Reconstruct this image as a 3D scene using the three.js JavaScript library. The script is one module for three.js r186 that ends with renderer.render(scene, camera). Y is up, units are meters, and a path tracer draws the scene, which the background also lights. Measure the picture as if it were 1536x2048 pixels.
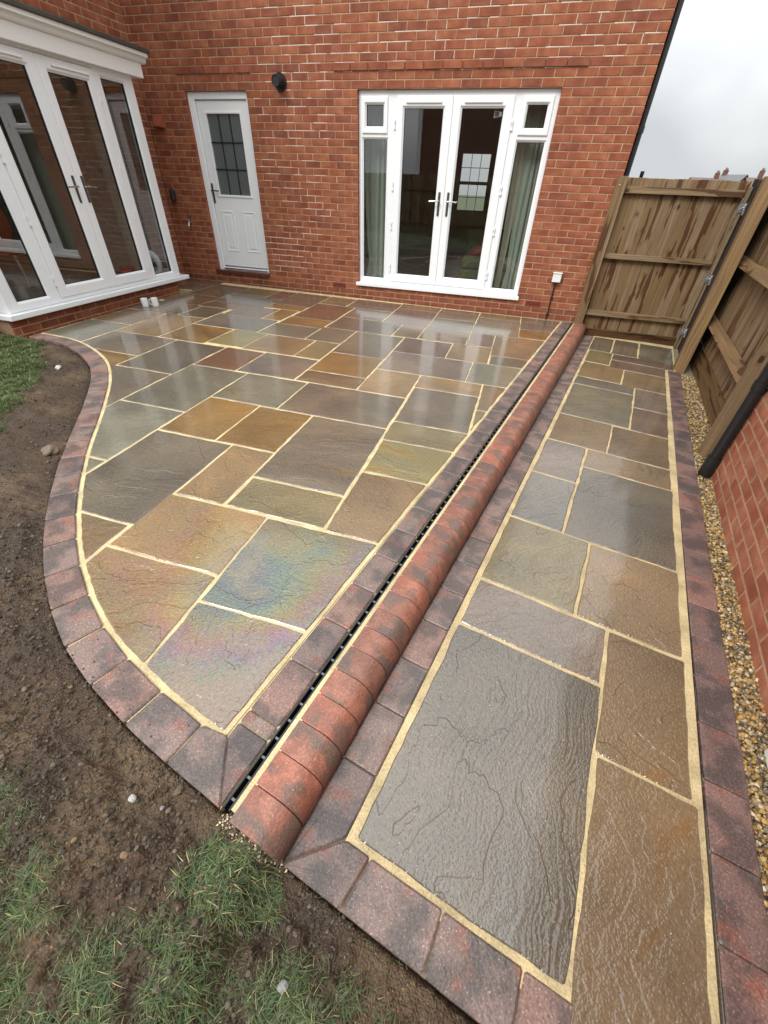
import * as THREE from 'three';
import { mergeGeometries } from 'three/addons/utils/BufferGeometryUtils.js';
import { RoundedBoxGeometry } from 'three/addons/geometries/RoundedBoxGeometry.js';

// ------------------------------------------------------------------ camera, sky, sun, exposure
const scene = new THREE.Scene();
const camera = new THREE.PerspectiveCamera(103.526, 768 / 1024, 0.03, 600);
camera.position.set(2.459, 1.378, 6.680);
camera.rotation.order = 'YXZ';
camera.rotation.set(-0.67915, 0.265507, 0.0413117);

const renderer = new THREE.WebGLRenderer({ antialias: true });
renderer.setSize(768, 1024);
renderer.toneMapping = THREE.LinearToneMapping;
renderer.toneMappingExposure = 1.74;
renderer.shadowMap.enabled = true;

// seeded random numbers and periodic gradient noise
function rng(seed) { let a = seed >>> 0; return () => { a = (a + 0x6D2B79F5) >>> 0; let t = Math.imul(a ^ (a >>> 15), 1 | a); t = (t + Math.imul(t ^ (t >>> 7), 61 | t)) ^ t; return ((t ^ (t >>> 14)) >>> 0) / 4294967296; }; }
const PERM = (() => { const r = rng(77), p = Array.from({ length: 256 }, (_, i) => i); for (let i = 255; i > 0; i--) { const j = Math.floor(r() * (i + 1)); [p[i], p[j]] = [p[j], p[i]]; } return new Uint8Array([...p, ...p]); })();
const GX = new Float32Array(256), GY = new Float32Array(256);
for (let i = 0; i < 256; i++) { GX[i] = Math.cos(i / 256 * Math.PI * 2); GY[i] = Math.sin(i / 256 * Math.PI * 2); }
function pn(x, y, px, py, s = 0) {   // periodic in px, py (integers), about -1..1
  const fx = Math.floor(x), fy = Math.floor(y), u = x - fx, v = y - fy;
  let x0 = fx % px; if (x0 < 0) x0 += px; let y0 = fy % py; if (y0 < 0) y0 += py;
  const x1 = x0 + 1 === px ? 0 : x0 + 1, y1 = y0 + 1 === py ? 0 : y0 + 1;
  const h = (a, b) => PERM[(PERM[(a + s * 17) & 255] + b + s * 5) & 255];
  const a = h(x0, y0), b = h(x1, y0), c = h(x0, y1), d = h(x1, y1);
  const su = u * u * u * (u * (u * 6 - 15) + 10), sv = v * v * v * (v * (v * 6 - 15) + 10);
  const n0 = GX[a] * u + GY[a] * v, n1 = GX[b] * (u - 1) + GY[b] * v, n2 = GX[c] * u + GY[c] * (v - 1), n3 = GX[d] * (u - 1) + GY[d] * (v - 1);
  return 1.5 * ((n0 + (n1 - n0) * su) * (1 - sv) + (n2 + (n3 - n2) * su) * sv);
}
function fbm(u, v, fx, fy, oct, s = 0) { let a = 0, amp = 0.5; for (let o = 0; o < oct; o++) { a += amp * pn(u * fx, v * fy, fx, fy, s + o); fx *= 2; fy *= 2; amp *= 0.5; } return a; }
const clamp = (x, a = 0, b = 1) => Math.min(b, Math.max(a, x)), mix = (a, b, t) => a + (b - a) * t, sst = (a, b, x) => { const t = clamp((x - a) / (b - a)); return t * t * (3 - 2 * t); };

// overcast sky: gradient set steeper than the standard overcast (zenith about four times the horizon) with soft cloud
{
  const W = 512, H = 256, data = new Float32Array(W * H * 4);
  for (let j = 0; j < H; j++) {
    const el = ((j + 0.5) / H - 0.5) * Math.PI, s = Math.sin(el);
    for (let i = 0; i < W; i++) {
      const u = i / W, az = u * Math.PI * 2, k = 1 / (Math.max(s, 0) + 0.35), cxx = Math.cos(az) * k, czz = Math.sin(az) * k;
      const cl = fbm(cxx * 0.16 + 0.5, czz * 0.16 + 0.5, 10, 10, 5, 3);
      const base = s > 0 ? (1 + 3.2 * s) / 4.2 : 0.24, c = 1.02 + 0.62 * cl * sst(-0.02, 0.10, s);
      const L = 1.52 * base * c, o = (j * W + i) * 4, blue = 0.5 - 0.5 * clamp(cl * 2, -1, 1);
      data[o] = L * mix(0.985, 0.93, blue); data[o + 1] = L * mix(1.0, 0.99, blue); data[o + 2] = L * mix(1.0, 1.035, blue); data[o + 3] = 1;
    }
  }
  const sky = new THREE.DataTexture(data, W, H, THREE.RGBAFormat, THREE.FloatType);
  sky.mapping = THREE.EquirectangularReflectionMapping; sky.minFilter = sky.magFilter = THREE.LinearFilter; sky.wrapS = THREE.RepeatWrapping; sky.needsUpdate = true;
  scene.background = sky; scene.environment = sky;
}
const sun = new THREE.DirectionalLight(new THREE.Color(1, 0.97, 0.93), 1.5);
sun.position.set(-4.5, 9, 11); sun.target.position.set(0.5, 0, 3); sun.castShadow = true; sun.shadow.radius = 40;
sun.shadow.camera.left = sun.shadow.camera.bottom = -14; sun.shadow.camera.right = sun.shadow.camera.top = 14; sun.shadow.camera.far = 60; sun.shadow.mapSize.set(2048, 2048);
scene.add(sun, sun.target);

// ------------------------------------------------------------------ computed textures
const texCache = [];
function tex(N, M, fn, srgb) {           // fn(u, v) -> grey or [r, g, b] in 0..1 (display values when srgb)
  const d = new Uint8Array(N * M * 4);
  for (let j = 0; j < M; j++) for (let i = 0; i < N; i++) {
    const c = fn((i + 0.5) / N, (j + 0.5) / M), o = (j * N + i) * 4;
    if (typeof c === 'number') { d[o] = d[o + 1] = d[o + 2] = clamp(c) * 255; } else { d[o] = clamp(c[0]) * 255; d[o + 1] = clamp(c[1]) * 255; d[o + 2] = clamp(c[2]) * 255; }
    d[o + 3] = 255;
  }
  const t = new THREE.DataTexture(d, N, M); t.wrapS = t.wrapT = THREE.RepeatWrapping; t.magFilter = THREE.LinearFilter; t.minFilter = THREE.LinearMipmapLinearFilter; t.generateMipmaps = true;
  if (srgb) t.colorSpace = THREE.SRGBColorSpace; t.needsUpdate = true; texCache.push(t); return t;
}
const mixc = (a, b, t) => [mix(a[0], b[0], t), mix(a[1], b[1], t), mix(a[2], b[2], t)];
const STONE = 1.6;                        // metres one stone tile covers
function ledges(n, k, w) { const t = n * k, f = Math.floor(t); return (f + sst(1 - w, 1, t - f)) / k; }
const stoneBump = [0, 1, 2].map((v) => tex(1024, 1024, (u, w) => {
  const wx = fbm(u, w, 3, 3, 4, 10 + v) * 0.10, wy = fbm(u, w, 3, 3, 4, 20 + v) * 0.10, uu = u + wx, ww = w + wy;
  const grain = pn(u * 330, w * 330, 330, 330, 32) * 0.5 + pn(u * 170, w * 170, 170, 170, 31) * 0.45 + pn(u * 75, w * 75, 75, 75, 30) * 0.12;
  if (v === 0) {        // stepped ledges, calm fields between
    const n = fbm(uu, ww, 2, 3, 5, 5), l = ledges(n + 1, 7, 0.09);
    return 0.2 + 0.36 * l + 0.06 * grain + 0.13 * fbm(uu, ww, 9, 34, 3, 8);
  }
  const w2 = fbm(u, w, 2, 2, 3, 24 + v) * 0.25;
  if (v === 1) {        // fine splitting lines, a few broken ledges and hairline cracks
    const n = fbm(uu + w2, ww + w2 * 0.6, 2, 4, 6, 40), l = ledges(n + 1, 3.2, 0.03), br = sst(-0.05, 0.25, fbm(u, w, 3, 4, 3, 46)), cr = sst(0.016, 0.0, Math.abs(pn((uu + w2) * 3, ww * 7, 3, 7, 48))) * sst(0.05, 0.2, fbm(u, w, 5, 5, 3, 49));
    return 0.25 + 0.28 * l + (0.035 + 0.05 * br) * fbm(uu, ww, 4, 110, 2, 44) + 0.047 * grain - 0.07 * cr * br;
  }
  const n = fbm(uu + w2, ww, 3, 4, 6, 60), l = ledges(n + 1, 3.6, 0.03), pit = sst(0.36, 0.6, fbm(u, w, 46, 46, 2, 63)), cr = sst(0.014, 0.0, Math.abs(pn(uu * 5, (ww + w2) * 5, 5, 5, 68))) * sst(0.02, 0.2, fbm(u, w, 4, 4, 3, 69));   // rough, pitted, flaked
  return 0.25 + 0.30 * l + 0.045 * fbm(uu, ww, 8, 90, 2, 64) * sst(-0.05, 0.3, fbm(u, w, 3, 3, 3, 66)) + 0.048 * grain - 0.05 * pit - 0.05 * cr;
}));
const stoneColor = [0, 1].map((v) => tex(1024, 1024, (u, w) => {
  const wx = fbm(u, w, 2, 2, 4, 70 + v) * 0.16, uu = u + wx, ww = w + fbm(u, w, 3, 2, 4, 75 + v) * 0.12;
  const cloud = fbm(uu, ww, v ? 2 : 3, v ? 7 : 3, 5, 80 + v), band = fbm(uu, ww, 2, 11, 4, 84), sp = pn(u * 230, w * 230, 230, 230, 88), sp2 = pn(u * 110, w * 110, 110, 110, 89);
  let b = 0.80 + 0.20 * cloud + 0.05 * sp + 0.05 * sp2, warm = v ? 0.12 * band + 0.05 * cloud : 0.05 * cloud + 0.03 * band;
  if (sp > 0.58 && sp2 > 0.05) b += 0.16;                     // scattered pale specks
  const iron = v ? sst(0.24, 0.42, band) * 0.5 : sst(0.34, 0.5, band) * 0.25;
  return mixc([b + warm * 0.6, b + warm * 0.1, b - warm * 0.7], [b * 1.0, b * 0.78, b * 0.52], iron);
}, true));
const stoneRough = tex(512, 512, (u, w) => {
  const wet = fbm(u + 0.05 * fbm(u, w, 4, 4, 3, 95), w, 4, 4, 5, 96), g = pn(u * 120, w * 120, 120, 120, 97);
  return 0.66 - 0.46 * sst(-0.12, 0.26, wet) + 0.20 * g;
});
const settColor = tex(1024, 1024, (u, w) => {
  const a = fbm(u, w, 6, 6, 5, 101), b = fbm(u, w, 9, 9, 4, 105), sp = pn(u * 190, w * 190, 190, 190, 108), sp2 = pn(u * 95, w * 95, 95, 95, 109);
  let c = mixc([0.475, 0.405, 0.38], [0.345, 0.31, 0.30], sst(-0.22, 0.22, a));
  c = mixc(c, [0.50, 0.345, 0.30], sst(0.14, 0.42, b) * 0.75);
  c = mixc(c, [0.60, 0.53, 0.50], sst(0.12, 0.5, fbm(u, w, 14, 14, 4, 112)) * 0.28);
  const k = 1 + 0.12 * sp + 0.12 * sp2 + (sp > 0.66 ? 0.45 : 0);
  return [c[0] * k, c[1] * k, c[2] * k];
}, true);
const bullColor = tex(1024, 1024, (u, w) => {
  const a = fbm(u + 0.03 * fbm(u, w, 8, 8, 3, 120), w, 5, 7, 5, 121), sp = pn(u * 190, w * 190, 190, 190, 124), sp2 = pn(u * 90, w * 90, 90, 90, 125);
  let c = mixc([0.61, 0.41, 0.335], [0.54, 0.36, 0.295], sst(-0.3, 0.1, fbm(u, w, 12, 12, 3, 126)));
  c = mixc(c, [0.40, 0.34, 0.31], sst(0.05, 0.26, a) * 0.75);
  const k = 1 + 0.09 * sp + 0.10 * sp2 + (sp > 0.68 ? 0.4 : 0);
  return [c[0] * k, c[1] * k, c[2] * k];
}, true);
const gritBump = tex(512, 512, (u, w) => 0.5 + 0.22 * pn(u * 120, w * 120, 120, 120, 130) + 0.2 * pn(u * 60, w * 60, 60, 60, 131) + 0.12 * fbm(u, w, 12, 12, 3, 132));
const mortarColor = tex(512, 512, (u, w) => { const g = pn(u * 150, w * 150, 150, 150, 140), k = 0.90 + 0.22 * fbm(u, w, 6, 6, 5, 141) + 0.08 * g + 0.05 * pn(u * 70, w * 70, 70, 70, 143) - (pn(u * 90, w * 90, 90, 90, 142) > 0.66 ? 0.14 : 0); return [k, k * 0.985, k * 0.95]; }, true);
const brickColor = tex(1024, 1024, (u, w) => {   // 1.2 m tile: drag-faced red brick with short dark creases
  const a = fbm(u, w, 8, 10, 5, 150), sp = pn(u * 200, w * 200, 200, 200, 153), n = pn(u * 26 + 0.8 * fbm(u, w, 30, 30, 2, 155), w * 34, 26, 34, 156);
  let k = 0.87 + 0.17 * a + 0.06 * sp; const cr = sst(0.035, 0.0, Math.abs(n)) * sst(0.16, 0.32, fbm(u, w, 20, 22, 3, 157));
  k *= 1 - 0.5 * cr;
  const s = 1 + 0.10 * fbm(u, w, 5, 7, 3, 158); return [k * s, k * s * (0.96 + 0.16 * a), k * s * (0.94 + 0.22 * a)];
}, true);
const brickBump = tex(512, 512, (u, w) => 0.5 + 0.25 * fbm(u, w, 14, 18, 5, 160) + 0.10 * pn(u * 120, w * 120, 120, 120, 161));
const knots = (() => { const r = rng(179); return Array.from({ length: 9 }, () => [r(), r(), 0.010 + r() * 0.012]); })();
const woodColor = tex(512, 1024, (u, w) => {     // 0.8 m x 2.4 m, grain along v
  const warp = fbm(u, w, 4, 3, 3, 170) * 0.03, gr = pn((u + warp) * 90, w * 6, 90, 6, 171), gr2 = pn((u + warp) * 34, w * 3, 34, 3, 172);
  const st = fbm(u + 0.02 * gr2, w, 9, 3, 4, 174), k = 0.84 + 0.08 * gr + 0.09 * gr2;
  let c = [k, k * 0.985, k * 0.96];
  for (const [ku, kv, ks] of knots) { const q = Math.hypot((u - ku) * 0.8, (w - kv) * 1.7) / ks; if (q < 2.2) c = mixc(c, [k * 0.42, k * 0.30, k * 0.20], q < 0.8 ? 0.85 : 0.45 * sst(2.2, 0.8, q) * (0.6 + 0.4 * Math.sin(q * 9))); }
  c = mixc(c, [k * 0.62, k * 0.47, k * 0.30], sst(0.16, 0.24, st) * 0.9);         // rain-soaked patches with a clear outline
  return mixc(c, [k * 1.12, k * 1.14, k * 1.18], sst(-0.18, -0.32, st) * 0.5);
}, true);
const woodPlain = tex(512, 512, (u, w) => { const warp = fbm(u, w, 4, 3, 3, 176) * 0.05, gr = pn((u + warp) * 80, w * 4, 80, 4, 177), gr2 = pn((u + warp) * 26, w * 3, 26, 3, 178), k = 0.82 + 0.12 * gr + 0.14 * gr2; return [k, k * 0.97, k * 0.92]; }, true);
const woodBump = tex(512, 1024, (u, w) => { const warp = fbm(u, w, 4, 3, 3, 170) * 0.03; return 0.5 + 0.25 * pn((u + warp) * 90, w * 6, 90, 6, 171) + 0.15 * pn((u + warp) * 34, w * 3, 34, 3, 172); });
const soilColor = tex(1024, 1024, (u, w) => {
  const a = fbm(u, w, 3, 3, 5, 180), sp = pn(u * 170, w * 170, 170, 170, 183), sp2 = pn(u * 80, w * 80, 80, 80, 184);
  let k = 0.8 + 0.22 * a + 0.16 * sp + 0.14 * sp2; let c = mixc([0.32, 0.245, 0.17], [0.37, 0.295, 0.21], sst(0, 0.3, a));
  if (sp > 0.7) k *= 1.5;
  return [c[0] * k, c[1] * k, c[2] * k];
}, true);
const soilBump = tex(1024, 1024, (u, w) => 0.5 + 0.3 * fbm(u, w, 20, 20, 5, 190) + 0.14 * Math.abs(pn(u * 100, w * 100, 100, 100, 191)));

// ------------------------------------------------------------------ materials
const lin = (r, g, b) => new THREE.Color().setRGB(r, g, b);
const sr = (r, g, b) => new THREE.Color(`rgb(${r},${g},${b})`);
const std = (o) => new THREE.MeshStandardMaterial(o), phy = (o) => new THREE.MeshPhysicalMaterial(o);
const M = {
  upvc: phy({ color: lin(0.80, 0.82, 0.83), roughness: 0.28 }),
  fascia: std({ color: lin(0.78, 0.78, 0.75), roughness: 0.6, bumpMap: gritBump, bumpScale: 0.0008 }),
  doorSkin: std({ color: lin(0.78, 0.80, 0.80), roughness: 0.38, bumpMap: gritBump, bumpScale: 0.0006 }),
  gasket: std({ color: lin(0.02, 0.02, 0.022), roughness: 0.6 }),
  glass: phy({ color: lin(0.70, 0.74, 0.72), transmission: 1, thickness: 0, roughness: 0.0, ior: 2.15 }),
  frosted: phy({ color: lin(0.30, 0.36, 0.35), transmission: 0.75, thickness: 0, roughness: 0.45, ior: 1.7 }),
  steel: std({ color: lin(0.62, 0.62, 0.63), metalness: 1, roughness: 0.25 }),
  darkSteel: std({ color: lin(0.10, 0.095, 0.09), metalness: 0.6, roughness: 0.35 }),
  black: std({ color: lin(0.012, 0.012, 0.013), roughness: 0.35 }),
  blackMatt: std({ color: lin(0.015, 0.015, 0.015), roughness: 0.7 }),
  slotMetal: std({ color: lin(0.13, 0.135, 0.14), roughness: 0.5 }),
  mortar: std({ color: sr(214, 197, 156), map: mortarColor, roughness: 0.75, bumpMap: gritBump, bumpScale: 0.003 }),
  pathMortar: std({ color: sr(203, 185, 145), map: mortarColor, roughness: 0.75, bumpMap: gritBump, bumpScale: 0.003 }),
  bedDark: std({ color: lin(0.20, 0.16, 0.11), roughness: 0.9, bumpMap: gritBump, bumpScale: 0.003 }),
  wallMortar: std({ color: sr(190, 160, 132), map: mortarColor, roughness: 0.9, bumpMap: gritBump, bumpScale: 0.002 }),
  reveal: std({ color: sr(164, 98, 68), map: brickColor, roughness: 0.85 }),
  terracotta: std({ color: sr(150, 76, 54), roughness: 0.8, bumpMap: gritBump, bumpScale: 0.001 }),
  plaster: std({ color: lin(0.74, 0.70, 0.58), roughness: 0.9 }),
  floor: std({ color: lin(0.16, 0.12, 0.085), roughness: 0.4, map: woodColor }),
  sage: std({ color: lin(0.40, 0.44, 0.38), roughness: 0.9, side: THREE.DoubleSide }),
  cream: std({ color: lin(0.62, 0.58, 0.46), roughness: 0.9, side: THREE.DoubleSide }),
  net: phy({ color: lin(0.7, 0.7, 0.72), roughness: 0.95, transmission: 0.55, thickness: 0, side: THREE.DoubleSide }),
  sofa: std({ color: lin(0.17, 0.20, 0.12), roughness: 0.95 }),
  red: std({ color: lin(0.38, 0.05, 0.05), roughness: 0.5 }),
  orange: std({ color: lin(0.5, 0.10, 0.03), roughness: 0.5 }),
  whitePlastic: std({ color: lin(0.75, 0.76, 0.75), roughness: 0.35 }),
  slate: std({ color: lin(0.075, 0.075, 0.068), roughness: 0.6, map: mortarColor, bumpMap: gritBump, bumpScale: 0.003 }),
  ceramic: phy({ color: lin(0.80, 0.80, 0.80), roughness: 0.12, clearcoat: 0.5 }),
  print: std({ color: lin(0.035, 0.035, 0.03), roughness: 0.3 }),
  printGold: std({ color: lin(0.45, 0.33, 0.12), roughness: 0.4 }),
  galv: std({ color: lin(0.55, 0.57, 0.58), metalness: 0.9, roughness: 0.4 }),
  farBrick: std({ color: sr(126, 84, 72), roughness: 0.9, map: brickColor }),
  farRoof: std({ color: lin(0.12, 0.125, 0.13), roughness: 0.7 }),
  farTile: std({ color: lin(0.14, 0.10, 0.088), roughness: 0.8 }),
  soil: std({ color: sr(255, 250, 240), map: soilColor, roughness: 0.72, bumpMap: soilBump, bumpScale: 0.03 }),
  farGround: std({ color: lin(0.07, 0.085, 0.04), roughness: 1 }),
};
const woods = [[0.265, 0.165, 0.076], [0.295, 0.200, 0.108], [0.22, 0.128, 0.050], [0.335, 0.24, 0.145]].map((c) => std({ color: lin(...c), map: woodColor, bumpMap: woodBump, bumpScale: 0.0025, roughness: 0.62 }));
const wetWood = std({ color: lin(0.11, 0.052, 0.016), map: woodColor, bumpMap: woodBump, bumpScale: 0.002, roughness: 0.45 });
const darkWood = std({ color: lin(0.040, 0.027, 0.021), map: woodColor, bumpMap: woodBump, bumpScale: 0.002, roughness: 0.6 });
const postWood = std({ color: lin(0.36, 0.235, 0.115), map: woodPlain, bumpMap: woodBump, bumpScale: 0.0025, roughness: 0.6 });
const bricksM = [[164, 98, 67], [158, 92, 62], [169, 103, 71], [152, 87, 60], [164, 95, 63], [145, 84, 60], [188, 117, 88], [178, 107, 80], [194, 125, 95]].map((c) => std({ color: sr(...c), map: brickColor, bumpMap: brickBump, bumpScale: 0.004, roughness: 0.82 }));
const brickCols = bricksM.map((m) => m.color.clone());

// ------------------------------------------------------------------ object helpers
const taken = new Map();
function numbered(n) { const k = taken.get(n) ?? 0; taken.set(n, k + 1); return k ? `${n}_${String(k).padStart(3, '0')}` : n; }
function tag(o, label, category, group, kind) { o.userData.label = label; o.userData.category = category; if (group) o.userData.group = group; if (kind) o.userData.kind = kind; return o; }
function shade(o) { o.traverse((c) => { if (c.isMesh) { c.castShadow = c.receiveShadow = true; } }); return o; }
function thing(name, label, category, group, kind) { const g = new THREE.Group(); g.name = numbered(name); scene.add(g); return tag(g, label, category, group, kind); }
function mesh(name, geo, mat, parent) { const m = new THREE.Mesh(Array.isArray(geo) ? (geo.length > 1 ? merge(geo) : geo[0]) : geo, mat); m.name = parent ? name : numbered(name); (parent ?? scene).add(m); return m; }
function part(name, parent) { const g = new THREE.Group(); g.name = name; parent.add(g); return g; }
function merge(list) { return mergeGeometries(list.map((g) => { const q = g.index ? g.toNonIndexed() : g; for (const k of Object.keys(q.attributes)) if (!['position', 'normal', 'uv', 'color'].includes(k)) q.deleteAttribute(k); return q; })); }
function boxUV(g, s = 1) {               // uv in metres by dominant normal, v along y where there is one
  const p = g.attributes.position, n = g.attributes.normal, uv = new Float32Array(p.count * 2);
  for (let i = 0; i < p.count; i++) {
    const ax = Math.abs(n.getX(i)), ay = Math.abs(n.getY(i)), az = Math.abs(n.getZ(i));
    uv[2 * i] = (ay > ax && ay > az ? p.getX(i) : ax > az ? p.getZ(i) : p.getX(i)) / s; uv[2 * i + 1] = (ay > ax && ay > az ? p.getZ(i) : p.getY(i)) / s;
  }
  g.setAttribute('uv', new THREE.BufferAttribute(uv, 2)); return g;
}
function box(x0, x1, y0, y1, z0, z1, r = 0, s = 1) {
  const w = x1 - x0, h = y1 - y0, d = z1 - z0;
  let g = r > 0 ? new RoundedBoxGeometry(w, h, d, 2, Math.min(r, w / 2.01, h / 2.01, d / 2.01)) : new THREE.BoxGeometry(w, h, d);
  g = g.index ? g.toNonIndexed() : g; boxUV(g, s);
  return g.translate((x0 + x1) / 2, (y0 + y1) / 2, (z0 + z1) / 2);
}
function woodUV(g, u0, v0, along = 'y') { const p = g.attributes.position, n = g.attributes.normal, uv = g.attributes.uv; for (let i = 0; i < p.count; i++) { const q = [p.getX(i), p.getY(i), p.getZ(i)], a = { x: 0, y: 1, z: 2 }[along], o = [0, 1, 2].filter((k) => k !== a); const nn = [n.getX(i), n.getY(i), n.getZ(i)].map(Math.abs); const across = nn[o[0]] > nn[o[1]] ? q[o[1]] : q[o[0]]; uv.setXY(i, (across + u0) / 0.8, (q[a] + v0) / 2.4); } return g; }
function cyl(r0, r1, a, b, seg = 16) { const A = new THREE.Vector3(...a), B = new THREE.Vector3(...b), d = B.clone().sub(A), g = new THREE.CylinderGeometry(r1, r0, d.length(), seg); g.applyQuaternion(new THREE.Quaternion().setFromUnitVectors(new THREE.Vector3(0, 1, 0), d.clone().normalize())); return g.translate((A.x + B.x) / 2, (A.y + B.y) / 2, (A.z + B.z) / 2); }
function tube(pts, r, seg = 24, rs = 8) { return new THREE.TubeGeometry(new THREE.CatmullRomCurve3(pts.map((p) => new THREE.Vector3(...p))), seg, r, rs); }
function rectShape(x0, x1, y0, y1, holes = []) {
  const s = new THREE.Shape([[x0, y0], [x1, y0], [x1, y1], [x0, y1]].map((p) => new THREE.Vector2(...p)));
  for (const [a, b, c, d] of holes) s.holes.push(new THREE.Path([[a, c], [a, d], [b, d], [b, c]].map((p) => new THREE.Vector2(...p))));
  return s;
}
function extr(shape, depth, bevel = 0, zf = 0) {   // front face at z = zf, going back
  const g = new THREE.ExtrudeGeometry(shape, { depth: depth - 2 * bevel, bevelEnabled: bevel > 0, bevelThickness: bevel, bevelSize: bevel, bevelOffset: -bevel, bevelSegments: 2, curveSegments: 10 });
  return boxUV(g.index ? g.toNonIndexed() : g).translate(0, 0, zf - depth + bevel);
}

// ------------------------------------------------------------------ levels and plan of the paving
const yU = (x, z) => -0.012 * x;                                  // upper patio falls gently to the drain
const yL = (x, z) => -0.15 + 0.007 * z - 0.012 * x;               // lower path
const PD = new THREE.Vector2(-0.2045, 0.979).normalize(), PE = new THREE.Vector2(PD.y, -PD.x), PO = new THREE.Vector2(3.614, 0.162);
const PQ = (u, v) => [PO.x + PE.x * u + PD.x * v, PO.y + PE.y * u + PD.y * v];   // path frame (across, along) to x, z
const area = (p) => { let a = 0; for (let i = 0; i < p.length; i++) { const [x, y] = p[i], [X, Y] = p[(i + 1) % p.length]; a += x * Y - X * y; } return a / 2; };
const ccw = (p) => (area(p) < 0 ? p.slice().reverse() : p);
function inset(poly, d) {                // polygon moved inwards by d (counter-clockwise)
  const n = poly.length, out = [];
  for (let i = 0; i < n; i++) {
    const a = poly[(i + n - 1) % n], b = poly[i], c = poly[(i + 1) % n];
    let e1 = [b[0] - a[0], b[1] - a[1]], e2 = [c[0] - b[0], c[1] - b[1]]; const l1 = Math.hypot(...e1) || 1e-9, l2 = Math.hypot(...e2) || 1e-9;
    const n1 = [-e1[1] / l1, e1[0] / l1], n2 = [-e2[1] / l2, e2[0] / l2], m = [n1[0] + n2[0], n1[1] + n2[1]], k = Math.max(0.35, (m[0] * m[0] + m[1] * m[1]) / 2);
    out.push([b[0] + m[0] * d / k, b[1] + m[1] * d / k]);
  }
  return out;
}
function clipRect(poly, x0, z0, x1, z1) {
  const cut = (p, inside, at) => { const o = []; for (let i = 0; i < p.length; i++) { const a = p[i], b = p[(i + 1) % p.length], ia = inside(a), ib = inside(b); if (ia) o.push(a); if (ia !== ib) o.push(at(a, b)); } return o; };
  const lx = (k) => (a, b) => { const t = (k - a[0]) / (b[0] - a[0]); return [k, a[1] + (b[1] - a[1]) * t]; }, lz = (k) => (a, b) => { const t = (k - a[1]) / (b[1] - a[1]); return [a[0] + (b[0] - a[0]) * t, k]; };
  poly = cut(poly, (p) => p[0] >= x0, lx(x0)); poly = cut(poly, (p) => p[0] <= x1, lx(x1)); poly = cut(poly, (p) => p[1] >= z0, lz(z0)); return cut(poly, (p) => p[1] <= z1, lz(z1));
}
function tidy(poly, step, wob, r) {      // split long edges, wobble the outline a little, round sharp corners
  const p = ccw(poly).filter((a, i, A) => Math.hypot(a[0] - A[(i + 1) % A.length][0], a[1] - A[(i + 1) % A.length][1]) > 0.004), out = [];
  for (let i = 0; i < p.length; i++) {
    const a = p[i], b = p[(i + 1) % p.length], L = Math.hypot(b[0] - a[0], b[1] - a[1]), n = Math.max(1, Math.round(L / step)), c = Math.min(0.006, L / 3) / L;
    const nx = -(b[1] - a[1]) / L, nz = (b[0] - a[0]) / L; let s = 0;
    out.push([mix(a[0], b[0], c), mix(a[1], b[1], c)]);
    for (let k = 1; k < n; k++) { const t = k / n; s = s * 0.6 + (r() - 0.5) * wob; out.push([mix(a[0], b[0], t) + nx * s, mix(a[1], b[1], t) + nz * s]); }
    out.push([mix(a[0], b[0], 1 - c), mix(a[1], b[1], 1 - c)]);
  }
  return out;
}
// a paving piece: flat top, eased rim, sides; uv in metres (scaled), turned and shifted
function slab(poly, plane, { thick = 0.03, lift = 0, rim = 0.004, drop = 0.003, scale = 1, turn = 0, off = [0, 0] }) {
  poly = ccw(poly); const inn = inset(poly, rim), pos = [], uv = [], ct = Math.cos(turn), st = Math.sin(turn);
  const put = (p, dy) => { pos.push(p[0], plane(p[0], p[1]) + lift + dy, p[1]); uv.push((ct * p[0] - st * p[1]) / scale + off[0], (st * p[0] + ct * p[1]) / scale + off[1]); };
  const tri = (a, b, c) => { put(...a); put(...b); put(...c); };
  for (const [a, b, c] of THREE.ShapeUtils.triangulateShape(inn.map((p) => new THREE.Vector2(...p)), [])) tri([inn[a], 0], [inn[c], 0], [inn[b], 0]);
  const n = poly.length;
  for (let i = 0; i < n; i++) {
    const j = (i + 1) % n;
    tri([poly[i], -drop], [inn[i], 0], [inn[j], 0]); tri([poly[i], -drop], [inn[j], 0], [poly[j], -drop]);
    tri([poly[i], -thick], [poly[i], -drop], [poly[j], -drop]); tri([poly[i], -thick], [poly[j], -drop], [poly[j], -thick]);
  }
  const g = new THREE.BufferGeometry(); g.setAttribute('position', new THREE.Float32BufferAttribute(pos, 3)); g.setAttribute('uv', new THREE.Float32BufferAttribute(uv, 2)); g.computeVertexNormals();
  return g;
}
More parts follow.
